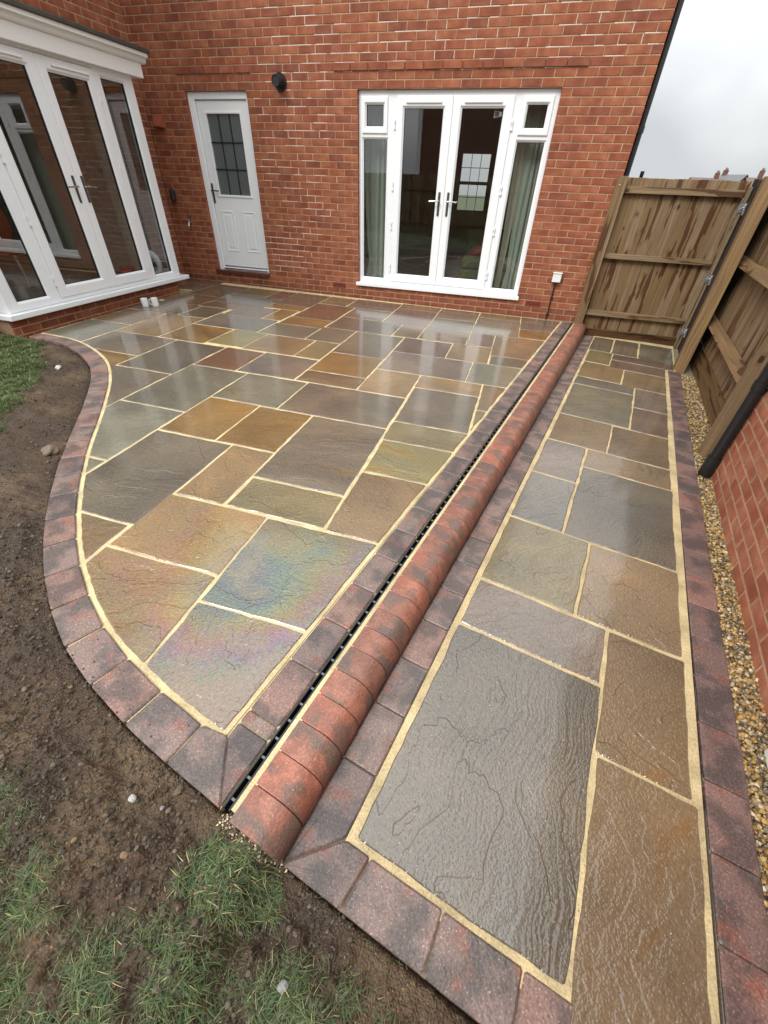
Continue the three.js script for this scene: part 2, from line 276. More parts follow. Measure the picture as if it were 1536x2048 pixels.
// the same piece with an oily film on its wet top: the film's thickness (nm) changes across it, so the top is cut into small cells by thickness
function filmSlab(poly, plane, opt, code, film) {
  poly = ccw(poly); const base = slab(poly, plane, opt), inn = inset(poly, opt.rim), cell = 0.007, bins = new Map(), ct = Math.cos(opt.turn), st = Math.sin(opt.turn), xs = inn.map((p) => p[0]), zs = inn.map((p) => p[1]);
  const nTop = (inn.length - 2) * 3, cut = (a) => a.array.slice(nTop * a.itemSize), side = [cut(base.attributes.position), cut(base.attributes.uv)];
  for (let x = Math.min(...xs); x < Math.max(...xs); x += cell) for (let z = Math.min(...zs); z < Math.max(...zs); z += cell) {
    const q = clipRect(inn, x, z, x + cell, z + cell); if (q.length < 3) continue;
    const t = film(x, z), b = t ? Math.round(t / 12) * 12 : 0; if (!bins.has(b)) bins.set(b, []); const out = bins.get(b);
    for (let i = 1; i < q.length - 1; i++) out.push(q[0], q[i + 1], q[i]);
  }
  const pos = [], uv = [], groups = [], mats = [];
  for (const [b, list] of bins) { groups.push([pos.length / 3, list.length]); mats.push(stoneMat(code, b || undefined)); for (const p of list) { pos.push(p[0], plane(...p) + opt.lift, p[1]); uv.push((ct * p[0] - st * p[1]) / opt.scale + opt.off[0], (st * p[0] + ct * p[1]) / opt.scale + opt.off[1]); } }
  groups.push([pos.length / 3, side[0].length / 3]); mats.push(stoneMat(code)); for (const v of side[0]) pos.push(v); for (const v of side[1]) uv.push(v);
  const g = new THREE.BufferGeometry(); g.setAttribute('position', new THREE.Float32BufferAttribute(pos, 3)); g.setAttribute('uv', new THREE.Float32BufferAttribute(uv, 2)); g.computeVertexNormals(); groups.forEach(([a, n], i) => g.addGroup(a, n, i));
  return [g, mats];
}
const spline = (pts) => new THREE.CatmullRomCurve3(pts.map(([x, z]) => new THREE.Vector3(x, 0, z)), false, 'centripetal');
const curveIn = spline([[-2.365, 3.322], [-1.997, 3.338], [-1.733, 3.403], [-1.387, 3.559], [-1.108, 3.733], [-0.957, 3.858], [-0.729, 4.083], [-0.363, 4.523], [0.076, 5.093], [0.409, 5.468], [0.605, 5.659], [0.843, 5.855], [1.162, 6.055], [1.498, 6.186], [1.842, 6.280]]);
const diagX = (z) => 3.1557 - 0.2087 * z;                           // joint line between slabs and the blocks beside the drain
const IN = curveIn.getSpacedPoints(70).map((p) => [p.x, p.z]);
// inside of the blocks: curve, diagonal, house wall, bay
const inner = [...IN, [diagX(0.035), 0.035], [-3.085, 0.035], [-3.085, 0.79], [-2.365, 0.79]];
const innerSlab = inset(ccw(inner), 0.010);

// stone colours: [colour, bump kind, colour-map kind, roughness factor]
const tone = {
  G: [0.178, 0.172, 0.140], g: [0.210, 0.210, 0.175], D: [0.168, 0.147, 0.120], d: [0.150, 0.134, 0.112], T: [0.285, 0.205, 0.120], t: [0.235, 0.178, 0.118],
  O: [0.255, 0.165, 0.070], o: [0.220, 0.190, 0.112], P: [0.175, 0.130, 0.110], R: [0.180, 0.108, 0.072], V: [0.200, 0.168, 0.148], Y: [0.245, 0.230, 0.130], B: [0.185, 0.140, 0.094], W: [0.180, 0.176, 0.162],
};
const stoneMats = new Map();
function stoneMat(code, film) {
  const key = code + (film ?? ''); if (stoneMats.has(key)) return stoneMats.get(key);
  const [c, b = '0', m = '0'] = code; const bi = +b, mi = +m;
  const mat = phy({ color: lin(tone[c][0] * 1.36, tone[c][1] * 1.24, tone[c][2] * 1.05), map: stoneColor[mi], bumpMap: stoneBump[bi], bumpScale: [0.024, 0.033, 0.032][bi], roughnessMap: stoneRough, roughness: 0.32, ior: 1.6, clearcoat: 0.85, clearcoatRoughness: 0.11 });
  if (film) { mat.ior = 1.42; mat.clearcoat = 0.45; mat.iridescence = 1; mat.iridescenceIOR = 1.66; mat.iridescenceThicknessRange = [film, film]; }
  stoneMats.set(key, mat); return mat;
}
const patio = mesh('patio', slab(inset(ccw(inner), -0.006), yU, { thick: 0.08, lift: -0.004, rim: 0.001, drop: 0.0005, scale: 0.7 }), M.mortar);
tag(patio, 'upper patio of wet mixed sandstone slabs with pale buff mortar joints', 'patio', null, 'structure');
const slabs = `
1.435 .085 2.005 .66 G11|1.435 .66 2.007 1.2 g00|1.435 1.2 2.01 1.735 B01|2.005 .065 2.592 .35 o00|2.007 .35 2.592 1.18 g10|2.592 .05 3.3 .737 W00|2.592 .737 3.3 1.145 O01|2.01 1.18 2.311 1.725 P00|2.311 1.15 3.3 2.0 t20|2.325 2.0 3.3 2.298 G00
1.868 1.735 2.318 2.3 t10|1.287 1.755 1.868 2.31 P10|1.29 2.31 2.165 2.885 V10|2.165 2.3 3.3 2.888 g20|1.742 2.892 2.328 3.2 T11|2.332 2.89 3.3 3.472 B00|2.333 3.472 3.3 3.9 o00|1.748 3.2 2.328 3.915 D10|1.752 3.915 3 4.22 o10|1.757 4.22 3 4.662 Y11
1.754 4.662 3 5.257 t20|1.428 5.257 3 5.842 G201|1.425 5.842 3 6.5 V202|.812 5.7 1.425 6.5 T203|.815 5.25 1.428 5.7 T204|.3 5.54 .806 6 B00|.232 4.66 0.832 5.54 d10|-.362 4.364 .23 5.102 g10|-.2 5.102 .23 5.5 G00|.835 4.656 1.146 5.245 T20
.234 4.052 .69 4.656 O20|.69 4.058 1.146 4.656 O20|.234 3.482 .834 4.052 G00|-.358 3.485 .234 4.364 G10|-1.1 3.775 -.362 4.7 D20|-.958 2.932 -.358 3.775 d20|-.352 2.92 .096 3.484 R20|.096 2.905 .69 3.468 V20|-1.8 3.498 -.962 3.9 O01|-1.772 2.928 -.965 3.498 D00
-2.6 2.685 -1.785 3.6 g10|-1.782 2.075 -1.215 2.926 T10|-2.6 2.09 -1.79 2.68 t11|-2.6 1.56 -2.057 2.088 D00|-1.627 1.56 -1.222 2.07 d00|-2.055 1.56 -1.632 2.083 B01|-2.292 .2 -1.705 1.01 D00|-2.292 1.012 -1.7 1.555 B01|-3.1 .035 -2.292 .25 d00|-3.1 .25 -2.292 .7 D00
-3.1 .702 -2.292 1.5 P00|-1.703 .19 -1.172 .72 o00|-1.17 .185 -.878 .72 P00|-1.7 .722 -.88 1.262 G20|-.876 .16 -.32 .968 D00|-.878 .97 -.328 1.216 O00|-1.7 1.265 -1.17 1.55 B00|-1.168 1.255 -.625 1.762 V00|-.622 1.22 -.352 1.752 O00|-1.21 1.765 -.362 2.325 W00
-.645 2.325 -.205 2.868 Y00|-1.212 2.335 -.648 2.918 O01|-.204 2.33 .393 2.888 T00|.395 2.325 .684 2.888 o00|.254 1.775 .688 2.32 G10|-.352 1.86 .25 2.322 G00|-.33 1.49 .26 1.858 O00|-.32 .662 .262 1.488 R00|-.316 .15 .12 .66 o00|.122 .125 .83 .664 d00
.266 .668 .828 1.196 D00|.268 1.198 1.12 1.772 d00|1.122 1.2 1.432 1.752 t00|.832 .38 1.433 1.198 P00|.83 .075 1.433 .378 t00|.69 1.778 1.284 2.606 D00|.694 2.608 1.28 3.183 O00|.694 3.185 1.286 3.464 B11|1.288 2.89 1.738 3.466 T00|.836 3.468 1.74 4.058 D10
1.148 4.062 1.744 4.945 D11|1.156 4.947 1.746 5.242 o10|-2.29 1.5 -2.06 1.56 D00`.trim().split(/[|\n]/);
const filmDice = rng(6);
function oil(x, z) {                      // oily film spread from one spill, thinnest in the middle; patchy at its rim
  const w = fbm(x / 4 + 0.5, z / 4 + 0.5, 12, 12, 4, 250), d = Math.hypot((x - 1.56) * 0.9, z - 5.58) + 0.26 * w, patch = fbm(x / 4 + 0.3, z / 4, 20, 20, 4, 255), edge = 0.85 * sst(0.70, 0.34, d + 0.40 * patch) * sst(-0.30, 0.05, patch + 0.10);
  return filmDice() < edge ? 186 + 430 * Math.pow(Math.max(0, d), 1.2) + 16 * fbm(x / 4, z / 4, 60, 60, 2, 258) + (filmDice() - 0.5) * 12 : 0;
}
{
  const r = rng(5);
  for (const row of slabs) {
    const [x0, z0, x1, z1, code] = row.split(' ').map((s, i) => (i < 4 ? +s : s)), gap = z1 < 3.3 ? 0.0044 : 0.0056;
    const p = clipRect(innerSlab, x0 + gap, z0 + gap, x1 - gap, z1 - gap); if (p.length < 3 || Math.abs(area(p)) < 0.002) continue;
    const outl = tidy(p, 0.05, 0.007, r), opt = { lift: (r() - 0.5) * 0.002, rim: 0.005, drop: 0.004, scale: STONE, turn: (r() - 0.5) * 1.2 + (r() < 0.5 ? 0 : Math.PI), off: [r(), r()] };
    if (code[3]) { const [g, mats] = filmSlab(outl, yU, opt, code.slice(0, 3), oil); mesh('paving_slab', g, mats, patio); } else mesh('paving_slab', slab(outl, yU, opt), stoneMat(code.slice(0, 3)), patio);
  }
}
// block paving: single setts, tinted copies of one brindled concrete
const settM = [[1.0, 0.99, 0.95], [0.86, 0.85, 0.84], [1.18, 1.0, 0.92], [1.1, 1.06, 1.02], [0.78, 0.77, 0.77]].map((c) => phy({ color: lin(...c), map: settColor, bumpMap: gritBump, bumpScale: 0.0025, roughness: 0.46, ior: 1.5 }));
const bullM = [[1.0, 1.0, 1.0], [0.88, 0.9, 0.92], [1.12, 1.0, 0.96], [0.78, 0.84, 0.88]].map((c) => phy({ color: lin(...c), map: bullColor, bumpMap: gritBump, bumpScale: 0.002, roughness: 0.42, ior: 1.5 }));
const br = rng(11), pickSett = () => settM[[0, 0, 1, 2, 3, 4, 0, 3][Math.floor(br() * 8)]];
const redSett = [[1.02, 0.84, 0.80], [0.86, 0.74, 0.72], [1.12, 0.86, 0.80], [0.80, 0.72, 0.72]].map((c) => { const m = settM[0].clone(); m.color = lin(...c); return m; });
function sett(poly, plane, parent, name = 'edging_block', set) {
  return mesh(name, slab(tidy(poly, 0.08, 0.002, br), plane, { thick: 0.06, lift: 0.001 + (br() - 0.5) * 0.003, rim: 0.005, drop: 0.004, scale: 0.8, turn: br() * 6.28, off: [br(), br()] }), set ? set[Math.floor(br() * set.length)] : pickSett(), parent);
}
{ // dark bed under the blocks, then the curve of blocks against the garden
  const curveOut = IN.map((p, i) => { const a = IN[Math.max(0, i - 1)], b = IN[Math.min(IN.length - 1, i + 1)], l = Math.hypot(b[0] - a[0], b[1] - a[1]); return [p[0] - (b[1] - a[1]) / l * 0.138, p[1] + (b[0] - a[0]) / l * 0.138]; });
  const bed = mesh('block_edging', slab([...IN.map((p) => p), ...curveOut.slice().reverse()], yU, { thick: 0.1, lift: -0.0075, rim: 0.001, drop: 0.001, scale: 0.7 }), M.mortar);
  tag(bed, 'curved border of brindled concrete blocks between sandstone patio and bare soil', 'edging', null, 'structure');
  const L = curveIn.getLength(), at = (s) => { const t = clamp(s / L, 0, 1), p = curveIn.getPointAt(t), d = curveIn.getTangentAt(t); return { p: [p.x, p.z], n: [-d.z, d.x] }; };
  const pitch = (L - 0.085) / Math.round((L - 0.085) / 0.2115), n = Math.round((L - 0.085) / pitch);
  for (let k = 0; k < n; k++) {
    const s0 = k * pitch + 0.002, s1 = (k + 1) * pitch - 0.003, a = at(s0), b = at(s1), c = at((s0 + s1) / 2), w0 = 0.013, w1 = 0.146;
    const spread = (q, w, sgn) => { const m = c.n, pr = [q.p[0] + m[0] * w, q.p[1] + m[1] * w]; return [mix(pr[0], q.p[0] + q.n[0] * w, 0.75), mix(pr[1], q.p[1] + q.n[1] * w, 0.75)]; };
    sett([spread(a, w0), spread(b, w0), spread(b, w1), spread(a, w1)], yU, bed);
  }
  const e = at(n * pitch + 0.002), corner = [1.856, 6.275], tip = [1.946, 6.452];
  sett([[e.p[0] + e.n[0] * 0.013, e.p[1] + e.n[1] * 0.013], corner, tip, [e.p[0] + e.n[0] * 0.146, e.p[1] + e.n[1] * 0.146]], yU, bed);
}
const uD = { in0: -0.470, in1: -0.348, rail0: -0.346, rail1: -0.318, bull0: -0.304, bull1: -0.139 };
{ // straight row of blocks beside the drain
  const bed = mesh('drain_edging', slab([PQ(-0.482, -0.28), PQ(uD.rail0, -0.3), PQ(uD.rail0, 6.50), PQ(-0.482, 6.335)], yU, { thick: 0.1, lift: -0.0085, rim: 0.001, drop: 0.001, scale: 0.7 }), M.mortar);
  tag(bed, 'straight row of brindled concrete blocks between sandstone slabs and slot drain', 'edging', null, 'structure');
  let v = -0.272; const ends = []; for (let k = 0; k < 30; k++) { ends.push([v, v + 0.2142]); v += 0.2172; }
  for (const [a, b] of ends) if (b < 6.26) sett([PQ(uD.in0, Math.max(a, -0.12)), PQ(uD.in1, Math.max(a, -0.12)), PQ(uD.in1, b), PQ(uD.in0, b)], yU, bed);
  const last = ends.filter((q) => q[1] < 6.26).pop()[1] + 0.003;
  sett([PQ(uD.in0, last), PQ(uD.in1, last), PQ(uD.in1, last + 0.045), PQ(uD.in0, last + 0.045)], yU, bed);
  sett([PQ(uD.in0, last + 0.049), PQ(uD.in1, last + 0.049), PQ(uD.in1, 6.497), PQ(uD.in0, 6.343)], yU, bed);
}
{ // slot drain: two rails, a deep dark channel and cross bars
  const t = thing('slot_drain', 'narrow black slot drain running beside the red bullnose step', 'drain');
  const rail = (u0, u1, name, mat) => mesh(name, slab([PQ(u0, -0.16), PQ(u1, -0.16), PQ(u1, 6.49), PQ(u0, 6.49)], yU, { thick: 0.09, lift: -0.004, rim: 0.0005, drop: 0.0005 }), mat, t);
  rail(uD.rail0 + 0.001, uD.rail0 + 0.0075, 'rail', M.black); rail(uD.rail1 - 0.0065, uD.rail1, 'rail', M.black);
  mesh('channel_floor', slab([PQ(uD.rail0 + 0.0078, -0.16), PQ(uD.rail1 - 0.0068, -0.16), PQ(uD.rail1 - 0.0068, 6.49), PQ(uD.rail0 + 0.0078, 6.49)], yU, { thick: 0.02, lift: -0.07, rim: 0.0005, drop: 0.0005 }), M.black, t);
  for (let v = -0.1; v < 6.48; v += 0.0643) mesh('crossbar', slab([PQ(uD.rail0 + 0.0078, v), PQ(uD.rail1 - 0.0068, v), PQ(uD.rail1 - 0.0068, v + 0.0075), PQ(uD.rail0 + 0.0078, v + 0.0075)], yU, { thick: 0.006, lift: -0.008, rim: 0.0008, drop: 0.0008 }), M.slotMetal, t);
}
{ // bullnose step
  const bed = mesh('patio_step', slab([PQ(uD.rail1 + 0.0005, -0.16), PQ(uD.bull0 + 0.012, -0.16), PQ(uD.bull0 + 0.012, 6.485), PQ(uD.rail1 + 0.0005, 6.485)], yU, { thick: 0.16, lift: -0.002, rim: 0.001, drop: 0.001, scale: 0.7 }), M.mortar);
  tag(bed, 'long step of red and charcoal bullnose kerb blocks down to the lower path', 'step', null, 'structure');
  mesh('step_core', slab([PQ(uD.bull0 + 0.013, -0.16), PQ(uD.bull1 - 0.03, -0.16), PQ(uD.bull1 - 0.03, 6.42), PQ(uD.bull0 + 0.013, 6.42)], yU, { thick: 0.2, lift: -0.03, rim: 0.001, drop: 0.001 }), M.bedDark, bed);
  const R = 0.085, W = uD.bull1 - uD.bull0, prof = [[0.0, -0.004], [0.004, 0]];
  for (let k = 0; k <= 9; k++) { const a = k / 9 * Math.PI / 2; prof.push([W - R + Math.sin(a) * R, -R + Math.cos(a) * R]); }
  prof.push([W, -0.22]);
  const r = rng(21); let v = -0.155;
  while (v < 6.45) {
    const v1 = v + 0.1058, pos = [], uv = [], idx = [], o = [r(), r()], dz = (r() - 0.5) * 0.0016, dx = (r() - 0.5) * 0.002; const n = prof.length, c = 0.0025;
    let s = 0; const arc = prof.map((p, i) => (s += i ? Math.hypot(p[0] - prof[i - 1][0], p[1] - prof[i - 1][1]) : 0));
    [[v, -1], [v + c + 0.0005, 0], [v1 - c - 0.0005, 0], [v1, -1]].forEach(([vv, e]) => prof.forEach(([pu, py], i) => {
      const sh = e ? c : 0, q = PQ(uD.bull0 + pu - (i > 6 ? sh : 0) + dx, vv), topY = yU(...PQ(uD.bull0, vv)); pos.push(q[0], topY + py + dz - (i > 1 ? sh * (i < 8 ? 1 : 0.3) : sh), q[1]); uv.push(arc[i] / 0.8 + o[0], vv / 0.8 + o[1]);
    }));
    for (let a = 0; a < 3; a++) for (let i = 0; i < n - 1; i++) { const A = a * n + i, B = A + 1, C = A + n, D = C + 1; idx.push(A, C, B, B, C, D); }
    const cap = (k, flip) => { for (let i = 1; i < n - 1; i++) idx.push(...(flip ? [k * n, k * n + i, k * n + i + 1] : [k * n, k * n + i + 1, k * n + i])); };
    const g = new THREE.BufferGeometry(); g.setAttribute('position', new THREE.Float32BufferAttribute(pos, 3)); g.setAttribute('uv', new THREE.Float32BufferAttribute(uv, 2)); cap(0, true); cap(3, false); g.setIndex(idx); g.computeVertexNormals();
    mesh('bullnose_block', g, bullM[Math.floor(r() * 4)], bed);
    v += 0.1075;
  }
}
// lower path
const path = mesh('garden_path', slab([PQ(-0.008, -0.3), PQ(1.0, -0.36), PQ(1.0, 0.86), PQ(0.93, 0.86), PQ(0.96, 6.43), PQ(-0.008, 6.37)], yL, { thick: 0.09, lift: -0.004, rim: 0.001, drop: 0.0005, scale: 0.7 }), M.pathMortar);
tag(path, 'lower path of wet sandstone slabs between bullnose step and gravel strip', 'path', null, 'structure');
{
  const r = rng(8), rows = `
.0 -.16 .265 .56 D00|.275 -.18 .58 .575 D00|.59 -.2 .99 .6 G10|.012 .565 .3 1.1 o00|.302 .58 .99 .84 P10|.302 .84 .9 1.17 P10|.012 1.11 .463 1.7 T10|.465 1.18 .9 1.74 t20|.012 1.705 .598 1.965 W00|.014 1.97 .6 2.83 G10|.602 1.745 .9 2.296 V00|.604 2.3 .902 2.845 P20|.014 2.832 .464 3.403 t10|.466 2.85 .904 3.403 B10
.014 3.407 .32 3.97 V00|.324 3.407 .908 3.708 t00|.326 3.71 .914 4.568 d10|.014 3.973 .322 4.562 W10|.014 4.566 .473 5.147 o10|.477 4.572 .92 5.147 t20|.014 5.151 .617 5.457 V00|.014 5.461 .625 6.352 d10|.621 5.155 .93 5.737 B10|.629 5.741 .945 6.43 B00`.trim().split(/[|\n]/);
  for (const row of rows) {
    const [u0, v0, u1, v1, code] = row.split(' ').map((s, i) => (i < 4 ? +s : s)), g = 0.005;
    let p = [[u0 + g, v0 + g], [u1 - g, v0 + g], [u1 - g, v1 - g], [u0 + g, v1 - g]].map((q) => PQ(...q)).map(([x, z]) => [x, Math.max(z, 0.02)]);
    mesh('paving_slab', slab(tidy(p, 0.05, 0.007, r), yL, { lift: (r() - 0.5) * 0.002, rim: 0.005, drop: 0.004, scale: STONE, turn: code === 'd10' && v1 > 6 ? 1.36 : 0.85 + (r() - 0.5) * 0.5, off: [r(), r()] }), stoneMat(code), path);
  }
  for (let v = -0.12; v < 6.3; v += 0.2172) { const a = Math.max(v, -0.12); const end = v > 6.1; sett([PQ(-0.137, a + 0.0015), PQ(-0.01, a + 0.0015), PQ(-0.01, end ? 6.362 : v + 0.2157), PQ(-0.137, end ? 6.494 : v + 0.2157)], yL, path, 'edging_block', end ? [settM[4]] : undefined); }
  const edge = (v) => mix(0.912, 0.962, clamp((v - 0.8) / 5.4));
  for (let v = 0.86; v < 6.2; v += 0.2172) { const b = Math.min(v + 0.2157, 6.42); sett([PQ(edge(v) + 0.008, v), PQ(edge(v) + 0.136, v), PQ(edge(b) + 0.136, b), PQ(edge(b) + 0.008, b)], yL, path, 'edging_block', redSett); }
  // blocks across the near end, mitred at the corner with the side row
  const f0 = 6.366, f1 = 6.50, cut = [[-0.137, -0.012], [0.06, 0.078], [0.304, 0.304], [0.522, 0.522], [0.74, 0.74], [0.957, 0.957], [1.1, 1.1]];
  for (let k = 0; k < 6; k++) { const [a0, b0] = k ? cut[k] : [-0.137, -0.008], [a1, b1] = cut[k + 1]; sett([PQ(k ? b0 + 0.002 : -0.006, f0), PQ(b1 - 0.002, f0), PQ(a1 - 0.002, f1), PQ(k ? a0 + 0.002 : -0.137, f1)], yL, path, 'edging_block', k ? undefined : [settM[4]]); }
  const bed = slab([PQ(-0.139, -0.2), PQ(-0.006, -0.2), PQ(-0.006, 6.36), PQ(1.1, 6.36), PQ(1.1, 6.5), PQ(-0.139, 6.5)], yL, { thick: 0.09, lift: -0.009, rim: 0.001, drop: 0.001, scale: 0.7 });
  const bed2 = slab([PQ(0.93, 0.86), PQ(1.05, 0.86), PQ(1.1, 6.36), PQ(0.97, 6.36)], yL, { thick: 0.09, lift: -0.009, rim: 0.001, drop: 0.001, scale: 0.7 });
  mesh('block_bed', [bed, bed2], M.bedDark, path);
}

// ------------------------------------------------------------------ brickwork
const COURSE = 0.075, BR = 0.225, Y0 = 2.288;
const brickGeo = new Map();
function oneBrick(w, h, v) {              // face at z = 0, chamfered, 30 mm deep; v picks the piece of texture
  w = Math.round(w * 500) / 500; h = Math.round(h * 500) / 500; const key = `${w},${h},${v}`; if (brickGeo.has(key)) return brickGeo.get(key);
  const c = 0.0025, x = w / 2, y = h / 2, pos = [], uv = [], r = rng(900 + v * 31), o = [r(), r()];
  const q = (...P) => { for (const k of [0, 1, 2, 0, 2, 3]) { pos.push(...P[k]); uv.push(P[k][0] / 1.2 + o[0] + P[k][2], P[k][1] / 1.2 + o[1]); } };
  const f = [[-x + c, -y + c, 0], [x - c, -y + c, 0], [x - c, y - c, 0], [-x + c, y - c, 0]], e = [[-x, -y, -c], [x, -y, -c], [x, y, -c], [-x, y, -c]], b = e.map((p) => [p[0], p[1], -0.03]);
  q(...f); for (let i = 0; i < 4; i++) { const j = (i + 1) % 4; q(e[i], e[j], f[j], f[i]); q(b[i], b[j], e[j], e[i]); }
  const g = new THREE.BufferGeometry(); g.setAttribute('position', new THREE.Float32BufferAttribute(pos, 3)); g.setAttribute('uv', new THREE.Float32BufferAttribute(uv, 2)); g.computeVertexNormals(); brickGeo.set(key, g); return g;
}
// bricks of a wall in its own frame (x along, y up); holes as [x0, x1, y0, y1]
function layBricks(x0, x1, y0, y1, holes, phase = 0, top = Y0) {
  const out = [], k0 = Math.floor((y0 - top) / COURSE), k1 = Math.ceil((y1 - top) / COURSE);
  for (let k = k0; k < k1; k++) {
    const yb = top + k * COURSE + 0.005, yt = top + (k + 1) * COURSE - 0.005, ya = Math.max(yb, y0), yc = Math.min(yt, y1); if (yc - ya < 0.02) continue;
    const half = ((k % 2) + 2) % 2 ? BR / 2 : 0; let spans = [[x0, x1]];
    for (const [a, b, c, d] of holes) if (d > ya + 0.02 && c < yc - 0.02) spans = spans.flatMap(([s, e]) => (b <= s || a >= e ? [[s, e]] : [[s, a], [b, e]].filter(([p, q]) => q - p > 0.02)));
    for (const [s, e] of spans) for (let n = Math.floor((s - phase - half) / BR) - 1; ; n++) {
      const a = Math.max(s, phase + half + n * BR + 0.005), b = Math.min(e, phase + half + (n + 1) * BR - 0.005); if (a > e) break; if (b - a < 0.02) continue;
      out.push({ x: (a + b) / 2, y: (ya + yc) / 2, w: b - a, h: yc - ya, k });
    }
  }
  return out;
}
const eyeAt = camera.position.clone(); camera.updateMatrixWorld(true); camera.updateProjectionMatrix();
const VP = new THREE.Matrix4().multiplyMatrices(camera.projectionMatrix, camera.matrixWorld.clone().invert());
// bricks become meshes of their own under the wall, as far as 300 reach; the rest are one joined field
function brickUp(wall, list, frame, most, r, fix = () => ({})) {
  const v4 = new THREE.Vector4(), n = new THREE.Vector3(0, 0, 1).transformDirection(frame), rank = list.map((b) => {
    const p = new THREE.Vector3(b.x, b.y, 0).applyMatrix4(frame); v4.set(p.x, p.y, p.z, 1).applyMatrix4(VP);
    const seen = v4.w > 0 && Math.abs(v4.x) < v4.w * 1.03 && Math.abs(v4.y) < v4.w * 1.03, d = p.clone().sub(eyeAt), L = d.length();
    return { ...b, size: seen ? (b.w * b.h * Math.abs(d.dot(n)) / L) / (v4.w * v4.w * v4.w) * L : 0 };
  }).sort((a, b) => b.size - a.size), rest = [];
  const m4 = new THREE.Matrix4();
  rank.forEach((b, i) => {
    const f = fix(b), g = oneBrick(b.w, b.h, Math.floor(r() * 7)), mi = f.mat ?? [0, 0, 1, 2, 3, 4, 4, 5, 1, 2][Math.floor(r() * 10)], dz = (r() - 0.5) * 0.0012 + (f.dz ?? 0);
    m4.makeTranslation(b.x, b.y, dz).premultiply(frame);
    if (i < most && b.size > 0) { const m = mesh('brick', g, bricksM[mi], wall); m.applyMatrix4(m4); } else {
      const q = g.clone().applyMatrix4(m4), c = brickCols[mi], col = new Float32Array(q.attributes.position.count * 3); for (let j = 0; j < col.length; j += 3) { col[j] = c.r; col[j + 1] = c.g; col[j + 2] = c.b; }
      q.setAttribute('color', new THREE.BufferAttribute(col, 3)); rest.push(q);
    }
  });
  if (rest.length) { const m = mesh('bricks_field', mergeGeometries(rest), brickField, wall); m.userData.kind = 'stuff'; }
}
const brickField = std({ vertexColors: true, map: brickColor, bumpMap: brickBump, bumpScale: 0.004, roughness: 0.82 });

// ------------------------------------------------------------------ the house
const house = thing('brick_house', 'red brick house with white french windows, half-glazed back door and glazed bay', 'house');
const XC = -3.09, XR = 3.372;
const wz = (x, z) => 2.459 + (x - 2.459) * (6.68 - z) / 6.68, wy = (y, z) => 1.378 + (y - 1.378) * (6.68 - z) / 6.68;   // a point seen on the wall face, set back to depth z
{ // garden wall
  const holes = [[0.084, 2.478, 0.165, 2.288], [-2.385, -1.45, 0.165, 2.288]];
  const back = extr(rectShape(XC - 0.3, XR - 0.004, -0.4, 5.2, holes), 0.28, 0, -0.004);
  const wall = mesh('garden_wall', back, [M.wallMortar, M.reveal], house);
  const list = layBricks(XC, XR, -0.16, 5.2, holes, 0);
  const r = rng(31), band = (b) => b.k === 2 && ((b.x > -2.5 && b.x < -1.36) || (b.x > -0.14 && b.x < 2.69));
  brickUp(wall, list, new THREE.Matrix4(), 300, r, (b) => ({ dz: band(b) ? 0.014 : 0, mat: b.y < 0.11 ? 5 : undefined }));
  // lime bloom left where salts dried on the joints
  const bloom = std({ color: sr(232, 222, 212), roughness: 0.95, map: mortarColor }), rr = rng(32), bits = [];
  for (let i = 0; i < 420; i++) {
    const zone = rr(); let x, y; if (zone < 0.34) { x = -1.43 + Math.abs(rr() - rr()) * 0.75; y = 0.28 + rr() * 0.42; } else if (zone < 0.6) { x = -1.4 + rr() * 1.1; y = 0.7 + rr() * 1.7; } else { x = -1.3 + rr() * 4.6; y = 2.4 + rr() * 0.75; }
    const k = Math.round((y - Y0) / COURSE), yy = Y0 + k * COURSE;
    if (holes.some(([a, b, c, d]) => x > a - 0.12 && x < b + 0.12 && yy > c - 0.02 && yy < d + 0.02)) continue;
    const perp = rr() < 0.35, n = Math.round((x - (((k % 2) + 2) % 2 ? BR / 2 : 0)) / BR), px = n * BR + (((k % 2) + 2) % 2 ? BR / 2 : 0);
    const w = 0.03 + rr() * 0.10; bits.push(perp ? box(px - 0.0035, px + 0.0035, yy + 0.006, yy + 0.068, -0.010, -0.0028) : box(x - w, x + w, yy - 0.0035 - rr() * 0.001, yy + 0.004, -0.010, -0.003 + rr() * 0.0006));
  }
  const m = mesh('salt_bloom', bits, bloom, wall); m.userData.kind = 'stuff';
}
{ // side wall that the bay stands in front of, seen above its roof and beside it
  const holes = [[-3.30, -0.80, 0.02, 2.40]];               // along -z
  const fr = new THREE.Matrix4().makeRotationY(Math.PI / 2).setPosition(XC, 0, 0);
  const wall = mesh('side_wall', extr(rectShape(-4.2, -0.006, -0.4, 5.2, holes), 0.28, 0, -0.0025).applyMatrix4(fr), [M.wallMortar, M.plaster], house);
  brickUp(wall, layBricks(-4.2, -0.008, -0.1, 5.2, holes, -0.11), fr, 110, rng(33));
  // gable side, plain brick field out of the photo's sight
  mesh('gable_wall', box(XR - 0.25, XR - 0.005, -0.4, 5.2, -8, -0.3), M.farBrick, house);
  mesh('wing_end_wall', box(-8, XC - 0.282, -0.4, 5.2, 3.99, 4.19), M.farBrick, house);
  mesh('unseen_roof_slab', [box(-8, XR + 0.1, 5.201, 5.35, -8.2, 0.18), box(-8, XC + 0.18, 5.201, 5.349, 0.181, 4.36)], M.slate, house);  // unseen roof slab, added with its overhang for shading
}
